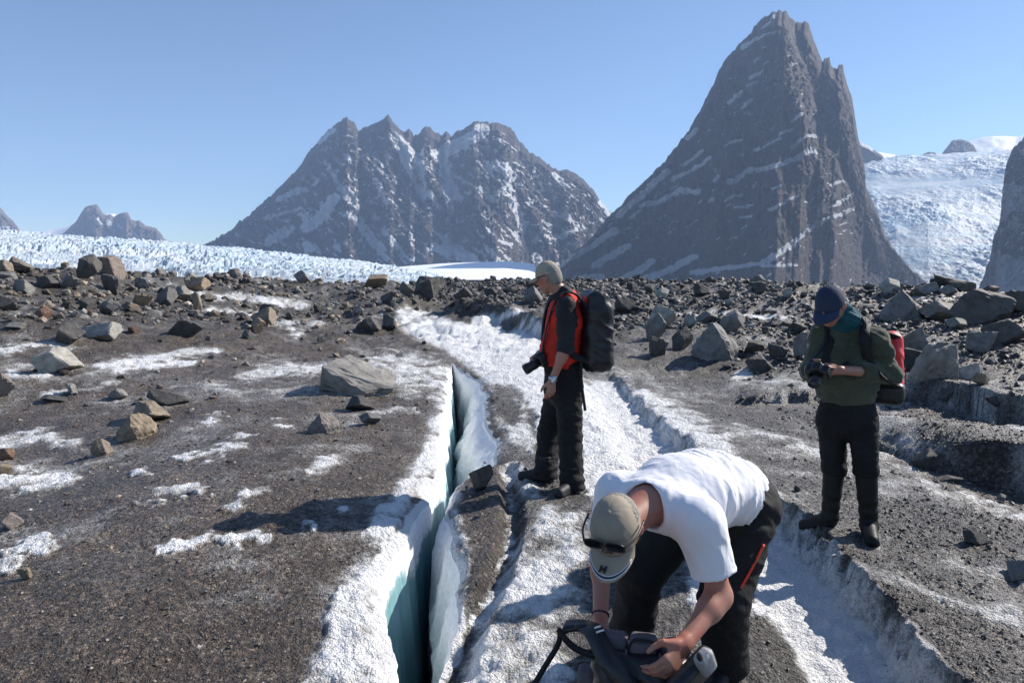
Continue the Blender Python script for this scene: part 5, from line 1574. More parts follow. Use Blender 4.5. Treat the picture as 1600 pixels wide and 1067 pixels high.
# ------------------------------------------------------------------ bending person
B = Rig(); B.slim = 1.0
sd_ = nrm(V3(-0.79, -0.61, 0)); B.f = sd_
B.l = V3(0.61, -0.79, 0); B.lp = nrm(V3(0.55, -0.83, 0))
u = nrm(V3(-0.30, -0.68, 0.66)); fh = V3(-0.30, -0.62, -0.70); fh = nrm(fh - u * (fh @ u))
B.hf, B.hu = fh, u; B.hl = nrm(np.cross(u, fh))
j = B.j = {}
j["pelvis"] = V3(0.925, 2.83, 0.735); j["belly"] = V3(0.81, 2.73, 0.815); j["chest"] = V3(0.66, 2.57, 0.85); j["neckb"] = V3(0.50, 2.41, 0.865); j["head"] = V3(0.352, 2.225, 0.842)
j["shL"] = V3(0.655, 2.30, 0.835); j["shR"] = V3(0.415, 2.61, 0.835)
j["elL"] = V3(0.722, 2.27, 0.585); j["wrL"] = W(1068, 1006, 2.10)
j["elR"] = V3(0.355, 2.58, 0.61); j["wrR"] = W(938, 966, 2.37)
j["hipL"] = V3(0.975, 2.74, 0.73); j["hipR"] = V3(0.85, 2.90, 0.73)
j["knL"] = V3(0.845, 2.60, 0.41); j["knR"] = V3(0.555, 2.80, 0.43)
gL = V3(0.90, 2.74, 0); gL[2] = gz(gL); gR = V3(0.53, 2.93, 0); gR[2] = gz(gR)
for q, g_, d in (("L", gL, nrm(V3(-0.5, -0.86, 0))), ("R", gR, nrm(V3(-0.8, -0.6, 0)))):
    j["an" + q] = g_ + V3(0, 0, 0.085)
    j["toe" + q] = g_ + d * 0.20; j["toe" + q][2] = gz(j["toe" + q], 0.005)
tgt = W(1038, 1052, 2.03)
B.hands = {"L": (tgt - j["wrL"], V3(-0.75, 0.35, -0.4), V3(-0.5, -0.1, 0.85), (0.5, 0.55, 0.35)), "R": (W(948, 1010, 2.33) - j["wrR"], V3(0.75, -0.3, -0.3), V3(0.3, -0.9, 0.2), (0.5, 0.5, 0.4))}
pb = empty("person", (0.72, 2.83, min(gL[2], gR[2])), "bending person in white t-shirt and tan cap reaching into a backpack", "person")
build_body(B, M_skinB, 0.0075, pb)
P_ = np.array(list(j.values())); lo = P_.min(0) - 0.25; hi = P_.max(0) + 0.25
Fp = Field(V3(lo[0], lo[1], min(gL[2], gR[2]) - 0.05), V3(hi[0] + 0.1, hi[1] + 0.1, 1.1), 0.0075)
ax = nrm(j["belly"] - j["pelvis"])
Fp.econe(j["pelvis"] - ax * 0.06, j["pelvis"] + ax * 0.085, B.lp, 0.18, 0.145, 0.175, 0.135, 0.04, flat=True)
Fp.ell(j["pelvis"] + V3(0.035, 0.06, -0.01), (B.lp, B.f, V3(0, 0, 1)), (0.16, 0.13, 0.15), 0.06)
for q in "LR":
    an = j["an" + q] - V3(0, 0, 0.05)
    Fp.cone(j["hip" + q], j["kn" + q], 0.120, 0.094, 0.05)
    Fp.cone(j["kn" + q], an, 0.094, 0.088, 0.03, flat=True)
    Fp.cone(an + V3(0, 0, 0.08), an, 0.086, 0.094, 0.02, flat=True)
Fp.disp(lambda P: folds(P, V3(0.35, 0.1, 0.9), 12, 0.0065, 95, 2.5))
Fp.mesh("trousers", M_black, pb)
Ft = Field(V3(lo[0], lo[1], 0.45), V3(hi[0], hi[1], 1.25), 0.0065)
hemp = j["pelvis"] + ax * 0.04
Ft.econe(hemp + V3(0.03, 0.025, 0.005), j["belly"], B.lp, 0.186, 0.152, 0.185, 0.142, 0.04, flat0=True)
Ft.econe(j["belly"], j["chest"], B.l, 0.185, 0.142, 0.19, 0.138, 0.05)
Ft.econe(j["chest"], j["neckb"] - B.f * 0.02, B.l, 0.19, 0.132, 0.125, 0.085, 0.05)
Ft.cone(j["shL"], j["shR"], 0.078, 0.078, 0.06)
for q in "LR":
    e2 = j["sh" + q] * 0.30 + j["el" + q] * 0.70
    Ft.cone(j["sh" + q], e2, 0.084, 0.079, 0.045, flat=True)
nk = j["neckb"]; nd = nrm(j["head"] - nk)
Ft.cone(nk + nd * 0.0, nk + nd * 0.14 - V3(0, 0, 0.01), 0.078, 0.10, 0.012, 'sub')
def tee(P):
    s_ = P @ nrm(j["pelvis"] - nk); lt = P @ B.l
    w = 0.5 * pn3(P[:, 0] * 5, P[:, 1] * 5, P[:, 2] * 5, 202) + 0.2 * pn3(P[:, 0] * 14, P[:, 1] * 14, P[:, 2] * 14, 206)
    t_ = np.clip((P - nk) @ nrm(j["pelvis"] - nk) / 0.62, 0, 1)
    n = pn3(s_ * 17 + lt * 7.0 + w * 2.2, lt * 2.2 - s_ * 0.5, P[:, 2] * 2.0, 201)
    cr_ = np.clip(1 - np.abs(n) * 3.2, 0, 1) ** 1.5
    n3 = pn3(s_ * 30 + lt * 14 + w * 3, lt * 3.0, P[:, 2] * 3.0, 207)
    cr3 = np.clip(1 - np.abs(n3) * 3.2, 0, 1) ** 1.5
    amp = 0.15 + 0.85 * sstep(0.22, 0.55, t_)
    arm = np.exp(-(np.linalg.norm(P - (j["shL"] + V3(0.0, 0.06, -0.08)), axis=1) / 0.15) ** 2) + np.exp(-(np.linalg.norm(P - (j["shR"] + V3(0.0, 0.06, -0.08)), axis=1) / 0.15) ** 2)
    n2 = pn3(P[:, 0] * 22 + P[:, 2] * 10 + w * 3, P[:, 1] * 6, P[:, 2] * 4, 205)
    cr2 = np.clip(1 - np.abs(n2) * 3.0, 0, 1) ** 1.5
    rn = np.linalg.norm((P - nk) - np.outer((P - nk) @ nd, nd), axis=1)
    band = -0.004 * sstep(0.112, 0.106, rn) * ((P - nk) @ nd > -0.03)
    hemb = -0.003 * sstep(0.0, 0.004, ((P - (j["sh" + "L"] * 0.36 + j["elL"] * 0.64)) @ nrm(j["elL"] - j["shL"]))) * (np.linalg.norm(P - j["elL"], axis=1) < 0.2)
    return band + hemb - 0.013 * amp * cr_ - 0.007 * amp * cr3 - 0.010 * arm * cr2 + 0.004
Ft.disp(tee)
Ft.mesh("t_shirt", M_white, pb)
# collar band
ring = []
ca0 = nk + nd * 0.012
la = nrm(np.cross(nd, V3(0, 0, 1))); lb = np.cross(la, nd)
for q, g_ in (("L", gL), ("R", gR)):
    Fb = Field(g_ - 0.4, g_ + 0.4, 0.008)
    boot(Fb, g_ + V3(0, 0, -0.006), j["toe" + q] + V3(0, 0, -0.006), g_ + V3(0, 0, 0.2), 0.055, 0.05)
    Fb.mesh("boot", M_boot, pb)
capB = cap(B, M_tan2, pb, fit=98, peak_len=0.08, tilt=0.0, trim=True, peak_drop=0.02)
hair(B, M_hairgrey, pb, lowest=-0.03); eyes(B, pb)
fC, uC, lC = B.cap_axes; dome = B.cap_dome
# embroidered lettering on the front panel and on the peak
tv, tf = flat_text("Zilla", 0.030)
th = -tv[:, 0] / 0.100; ph_ = math.radians(76) - tv[:, 1] / 0.104
Pt = dome(-th, ph_, 1.006 + tv[:, 2] * 4)
pymesh("lettering", Pt, tf, M_thread, capB, False)
tv, tf = flat_text("M", 0.034)
pkc = B.cap_pk
na = pkc.shape[1]; nb = pkc.shape[0]
mid_ = pkc[int(nb * 0.5), na // 2] + (pkc[0, na // 2 + 3] - pkc[0, na // 2]) * 0.0
outd = nrm(pkc[-1, na // 2] - pkc[0, na // 2]); upd = nrm(np.cross(outd, lC)); upd = upd if upd @ uC > 0 else -upd
Pt = mid_ + np.outer(tv[:, 0] - 0.012, lC) - np.outer(tv[:, 1], outd) + upd * 0.006 + np.outer(tv[:, 2], upd)
pymesh("emblem", Pt, tf, M_thread, capB, False)
# sunglasses pushed up on the cap
sg = []
c0 = B.cap_c
for q in (1, -1):
    cen = c0 + fC * 0.086 + uC * 0.066 + lC * 0.036 * q
    dn_ = nrm(fC * 0.80 - uC * 0.60)
    up2 = nrm(fC * 0.60 + uC * 0.80)
    ring = [cen + lC * (0.030 * np.sign(math.cos(a)) * abs(math.cos(a)) ** 0.7) - uC * 0.0 + nrm(fC * 0.25 - uC * 1.0) * (0.021 * np.sign(math.sin(a)) * abs(math.sin(a)) ** 0.7) + fC * 0.012 for a in np.linspace(0, 2 * np.pi, 25)]
    sg.append(tube(ring, 0.0030, 6))
    sg.append(tube([cen + lC * 0.030 * q + fC * 0.012 + uC * 0.008, c0 + fC * 0.045 + lC * 0.090 * q + uC * 0.044, c0 - fC * 0.03 + lC * 0.094 * q + uC * 0.006], 0.0036, 6, 12))
    k0 = np.array(ring[:-1]).mean(0)
    B_l = (np.array(ring[:-1] + [k0 + fC * 0.003]), [(i_, (i_ + 1) % 24, 24, 24) for i_ in range(24)])
    if q == 1:
        lens1 = B_l
    else:
        lens2 = B_l
sg.append(tube([c0 + fC * 0.099 + uC * 0.068 + lC * 0.008, c0 + fC * 0.102 + uC * 0.071, c0 + fC * 0.099 + uC * 0.068 - lC * 0.008], 0.003, 6))
gl = pymesh("sunglasses", *join_arrays([(v_, [tuple((list(q_) + [q_[-1]])[:4]) for q_ in f_]) for v_, f_ in sg]), M_plastic, pb)
for L_ in (lens1, lens2):
    pymesh("lens", L_[0], L_[1], M_glass, gl)
# bracelet
d = nrm(j["wrR"] - j["elR"]); wc = j["wrR"] - d * 0.015
Field(wc - 0.06, wc + 0.06, 0.004).cone(wc - d * 0.004, wc + d * 0.004, 0.0335, 0.0335, 0.003, flat=True, flat0=True).mesh("bracelet", M_strap, pb)
# orange zips on the thighs
hz, kz = j["hipL"], j["knL"]
ctr = np.array([hz * (1 - t_) + kz * t_ for t_ in (0.34, 0.48, 0.62, 0.76, 0.88)])
outw = nrm(V3(0.72, -0.70, 0.10))
zp = [c_ + nrm(outw + V3(-0.22 - 0.12 * i_, -0.10, 0.0)) * (0.116 - 0.0042 * i_) for i_, c_ in enumerate(ctr)]
ZIPS = zp
pymesh("zip", *tube(zp, 0.0055, 6, 20), M_orange, pb)
# keys / karabiner tab at the hip
# ---- his pack on the ice
bb_ = hit(1010, 1062)
bc = V3(0.44, 2.16, 0.20)
bpk = empty("backpack", (0.44, 2.16, gz(bc)), "open black backpack with grey padded back on the ice under the bending person's hands", "backpack")
bx = nrm(V3(0.97, -0.22, 0)); bu = nrm(V3(0.03, 0.18, 0.98)); by = np.cross(bu, bx)
gz0 = gz(bc)
Fk = Field(bc - 0.45, bc + 0.45, 0.008)
Fk.box(V3(bc[0], bc[1], gz0 + 0.21) - by * 0.0, (bx, by, bu), (0.165, 0.115, 0.225), 0.06)
Fk.disp(lambda P: folds(P, V3(0.5, 0.2, 0.8), 10, 0.008, 105, 2.0))
Fk.mesh("sack", M_nylon, bpk)
top_ = V3(bc[0], bc[1], gz0 + 0.21) + bu * 0.235
for i_, (sx, wdt) in enumerate(((-0.105, 0.05), (0.0, 0.048), (0.105, 0.05))):
    F_ = Field(top_ - 0.3, top_ + 0.3, 0.006)
    F_.box(top_ + bx * sx + by * (0.01 if i_ != 1 else -0.005) + bu * (0.004 if i_ == 1 else -0.004), (bx, by, bu), (wdt, 0.058, 0.028), 0.016)
    F_.mesh("back_pad", M_padgrey, bpk)
yy = 2.22
sv, sf = ribbon([W(990, 1085, 2.05), W(960, 1045, 2.08), W(940, 1010, 2.14), W(926, 985, 2.2), W(908, 977, 2.26), W(882, 978, 2.28)], [V3(1, 0, 0.2)] * 6, 0.066, 0.014, 40)
pymesh("shoulder_strap", sv, sf, M_nylon, bpk)
sv, sf = ribbon([W(872, 982, 2.27), W(885, 1000, 2.24), W(902, 1014, 2.22), W(925, 1022, 2.2), W(950, 1026, 2.18)], V3(0, 0.3, 1), 0.022, 0.005, 24)
pymesh("webbing_strap", sv, sf, M_strap, bpk)
sv, sf = ribbon([W(876, 984, 2.27), W(872, 1006, 2.26), W(852, 1040, 2.24), W(825, 1085, 2.2)], V3(1, 0.2, 0.2), 0.019, 0.004, 24)
pymesh("webbing_strap", sv, sf, M_strap, bpk)
bel = W(1090, 1044, 2.05)
F_ = Field(bel - 0.2, bel + 0.2, 0.006)
dd = nrm(W(1066, 1068, 2.02) - W(1108, 1022, 2.08))
F_.box(bel - dd * -0.03, (dd, nrm(np.cross(dd, V3(0, 1, 0.4))), nrm(np.cross(dd, np.cross(dd, V3(0, 1, 0.4))))), (0.10, 0.045, 0.028), 0.022)
F_.mesh("hip_belt", M_nylon, bpk)
F_ = Field(bel - 0.2, bel + 0.2, 0.005)
pc_ = W(1102, 1034, 2.02)
F_.box(pc_, (dd, nrm(np.cross(dd, V3(0, 1, 0.4))), nrm(np.cross(dd, np.cross(dd, V3(0, 1, 0.4))))), (0.030, 0.04, 0.022), 0.012)
F_.mesh("belt_pocket", M_beltgrey, bpk)
pb_ = W(1093, 1026, 1.99)
F_ = Field(pb_ - 0.05, pb_ + 0.05, 0.004)
F_.box(pb_, (dd, nrm(np.cross(dd, V3(0, 1, 0.4))), nrm(np.cross(dd, np.cross(dd, V3(0, 1, 0.4))))), (0.008, 0.014, 0.008), 0.004)
F_.mesh("buckle", M_plastic, bpk)
for a_, b_, w_ in ((W(928, 983, 2.185), W(938, 980, 2.185), 0.006), (W(931, 990, 2.17), W(943, 986, 2.17), 0.006)):
    sv, sf = ribbon([a_ + V3(0, -0.012, 0.012), (a_ + b_) / 2 + V3(0, -0.014, 0.014), b_ + V3(0, -0.012, 0.012)], V3(0, 0.5, 1), w_, 0.003)
    pymesh("strap_glint", sv, sf, M_whiteplain, bpk)  # white strips standing in for a glint on the strap
F_ = Field(W(922, 984, 2.2) - 0.08, W(922, 984, 2.2) + 0.08, 0.004)
F_.box(W(908, 979, 2.235), (V3(1, 0, 0), V3(0, 1, 0), V3(0, 0, 1)), (0.02, 0.012, 0.011), 0.005)
F_.mesh("buckle", M_plastic, bpk)
for dx_ in (-0.055, 0.055):
    e_ = top_ + bx * dx_ - by * 0.07
    pymesh("zip", *tube([e_ + bu * 0.005, e_ - bu * 0.05 - by * 0.03, e_ - bu * 0.13 - by * 0.045], 0.004, 6, 14), M_padgrey, bpk)
pymesh("grab_loop", *ribbon([top_ - bx * 0.05 - by * 0.05 + bu * 0.0, top_ - bx * 0.03 - by * 0.06 + bu * 0.035, top_ + bx * 0.03 - by * 0.06 + bu * 0.035, top_ + bx * 0.05 - by * 0.05 + bu * 0.0], by, 0.02, 0.004, 16), M_strap, bpk)
lp = W(918, 1052, 2.3)
F_ = Field(lp - 0.15, lp + 0.15, 0.006)
F_.box(lp - V3(0, 0, 0.02), (bx, by, bu), (0.035, 0.04, 0.045), 0.02)
F_.mesh("side_pocket", M_padgrey, bpk)

for r_ in (pa, pk_, ca_, pc, rp, cc, pb, bpk):
    adopt(r_)

# ================================================================== rocks
def ico(sub):
    bm = bmesh.new()
    bmesh.ops.create_icosphere(bm, subdivisions=sub, radius=1.0)
    v = np.array([x.co[:] for x in bm.verts]); f = np.array([[y.index for y in x.verts] for x in bm.faces])
    bm.free()
    return v, f

ICO = {k: ico(k) for k in (1, 2, 3, 4)}

def rock_shape(sub, seed, n=11, rough=0.03, slab=False):
    """a broken block: a ball cut by planes, with chipped faces"""
    r_ = np.random.default_rng(seed)
    v, f = ICO[sub]
    # three skewed pairs of joint planes, then a few random cuts
    q_, _ = np.linalg.qr(r_.normal(size=(3, 3)) + np.eye(3) * 1.5)
    N_ = np.concatenate([q_, -q_], 0) + r_.normal(size=(6, 3)) * 0.22
    N_ = np.concatenate([N_, r_.normal(size=(max(2, n - 7), 3))], 0)
    N_ /= np.linalg.norm(N_, axis=1)[:, None]
    H_ = np.concatenate([r_.uniform(0.5, 0.72, 6), r_.uniform(0.6, 0.95, len(N_) - 6)])
    dots = v @ N_.T
    rr = np.where(dots > 0.02, H_ / np.maximum(dots, 0.02), 9.0)
    r = np.minimum(rr.min(1), 1.35)
    p = v * r[:, None]
    o = seed * 3.7
    p = p * (1 + rough * (pn3(p[:, 0] * 2.3 + o, p[:, 1] * 2.3, p[:, 2] * 2.3, seed) * 1.8 + pn3(p[:, 0] * 6 + o, p[:, 1] * 6, p[:, 2] * 6, seed + 1) + 0.6 * pn3(p[:, 0] * 14 + o, p[:, 1] * 14, p[:, 2] * 14, seed + 2)))[:, None]
    if slab:   # split along bedding
        p[:, 2] = p[:, 2] * 0.8 + 0.03 * np.round(p[:, 2] * 6) 
    p = p - 0.5 * (p.max(0) + p.min(0))
    p = p / (p.max(0) - p.min(0))
    return p, f

def hull_rock(pts, seed, cuts=6, rough=0.02):
    """a boulder of a given outline: hull of the points, chipped"""
    bm = bmesh.new()
    for q in pts:
        bm.verts.new(q)
    bmesh.ops.convex_hull(bm, input=bm.verts[:])
    bmesh.ops.triangulate(bm, faces=bm.faces[:])
    bmesh.ops.subdivide_edges(bm, edges=bm.edges[:], cuts=cuts, use_grid_fill=True)
    bmesh.ops.triangulate(bm, faces=bm.faces[:])
    v = np.array([q.co[:] for q in bm.verts]); bm.verts.index_update()
    f = np.array([[q.index for q in x.verts] for x in bm.faces]); bm.free()
    d = rough * (1.5 * pn3(v[:, 0] * 5, v[:, 1] * 5, v[:, 2] * 5, seed) + pn3(v[:, 0] * 13, v[:, 1] * 13, v[:, 2] * 13, seed + 1))
    c = v / (np.linalg.norm(v, axis=1)[:, None] + 1e-6)
    v = v + c * d[:, None] * 2.2
    v[:, 2] += rough * 0.8 * np.sign(np.sin(v[:, 2] * 26)) * (np.abs(v[:, 1]) > 0.1)
    return v, f

WEDGE = [(-.44, -.36, .34), (-.36, -.05, .46), (-.22, .44, .5), (.5, -.28, -.2), (.46, .42, -.06), (-.5, -.2, -.4), (.08, -.5, -.5), (.14, -.5, -.22), (.45, -.36, -.42), (.3, .4, -.5), (-.42, .42, -.5), (-.5, .1, .1)]
TIPPED = [(-.5, -.3, .3), (-.48, .3, .5), (-.4, -.4, .05), (-.1, -.45, -.3), (.1, .4, .22), (.35, -.4, .02), (.5, .1, -.1), (.46, -.2, -.5), (.3, .3, -.5), (.2, -.4, -.5), (-.3, .4, 0)]
PEAKED = [(-.1, -.1, .5), (.12, .25, .42), (-.5, -.2, -.2), (-.42, .3, -.1), (.5, -.1, -.12), (.42, .35, 0), (-.3, -.45, -.5), (.3, -.45, -.5), (.48, .3, -.5), (-.46, .3, -.5), (.05, -.42, .1)]
SLABBY = [(-.5, -.4, .1), (-.46, .4, .32), (.4, -.45, .22), (.5, .4, .5), (.48, -.3, -.2), (-.45, -.42, -.3), (.3, -.48, -.5), (.4, .4, -.5), (-.4, .4, -.5), (0, -.5, .2)]
def crag(seed, n=15):
    r_ = np.random.default_rng(seed)
    p = r_.normal(size=(n, 3)); p /= np.linalg.norm(p, axis=1)[:, None]
    p = np.sign(p) * np.abs(p) ** 0.75 * r_.uniform(0.75, 1.0, (n, 1))
    p = p - 0.5 * (p.max(0) + p.min(0))
    return [tuple(q) for q in p / (p.max(0) - p.min(0))]
SPECIAL = {100: WEDGE, 101: TIPPED, 102: PEAKED, 103: SLABBY, 104: crag(4), 105: crag(9), 106: crag(2), 107: crag(7)}

PROTO = {}
def proto(sub, seed, mat):
    key = (sub, seed, mat.name)
    if key not in PROTO:
        p, f = hull_rock(SPECIAL[seed], seed) if seed in SPECIAL else rock_shape(sub, seed, 8 + seed % 5, 0.03, seed % 4 == 0)
        me = mesh_arrays("rock", p, f, False)
        me.materials.append(mat)
        PROTO[key] = me
    return PROTO[key]

RM = {"tan": mat_rock("tan_stone", (0.23, 0.19, 0.145), 0.7), "grey": mat_rock("grey_stone", (0.20, 0.192, 0.18), 0.8), "dark": mat_rock("dark_stone", (0.088, 0.083, 0.078), 0.8),
      "pale": mat_rock("pale_stone", (0.33, 0.315, 0.285), 0.6), "rust": mat_rock("rust_stone", (0.19, 0.11, 0.075), 0.5), "pink": mat_rock("pinkish_stone", (0.225, 0.19, 0.17), 0.5)}

def put_rock(x0, x1, top, base, kind, label, seed, rz=0.0, tilt=(0, 0), group=None, depth=0.85, name="boulder", cat="rock", sink=0.14):
    cx = 0.5 * (x0 + x1)
    g = hit(cx, base)
    if g is None:
        g = hit(cx, base + 3)
    if g is None:
        return None
    d = math.hypot(g[0], g[1])
    x0, x1 = cx - (x1 - x0) * 0.54, cx + (x1 - x0) * 0.54
    w = (x1 - x0) * g[1] / F; hgt = (base - top) * g[1] / F
    hgt = max(hgt - depth * w * 0.55 * EYE / d, 0.16 * w)
    sub = 4 if (x1 - x0) > 34 else (3 if (x1 - x0) > 14 else 2)
    me = proto(sub, seed, RM[kind])
    o = bpy.data.objects.new(name, me)
    COL.objects.link(o)
    dep = depth * w
    back = nrm(V3(g[0], g[1], 0)) * dep * 0.32
    zg = float(h_ground(g[0] + back[0], g[1] + back[1]))
    zz = min(g[2], zg)
    o.rotation_euler = (tilt[0], tilt[1], rz)
    c_, s_ = abs(math.cos(rz)), abs(math.sin(rz))
    o.scale = (w * 1.04 / (c_ + 0.75 * s_), dep / (c_ + 0.75 * s_) * 1.05, hgt * (1 + sink) * 1.08)
    o.location = (g[0] + back[0], g[1] + back[1], g[2] + hgt * (0.5 - sink * 0.5))
    thing(o, label, cat, group)
    return o

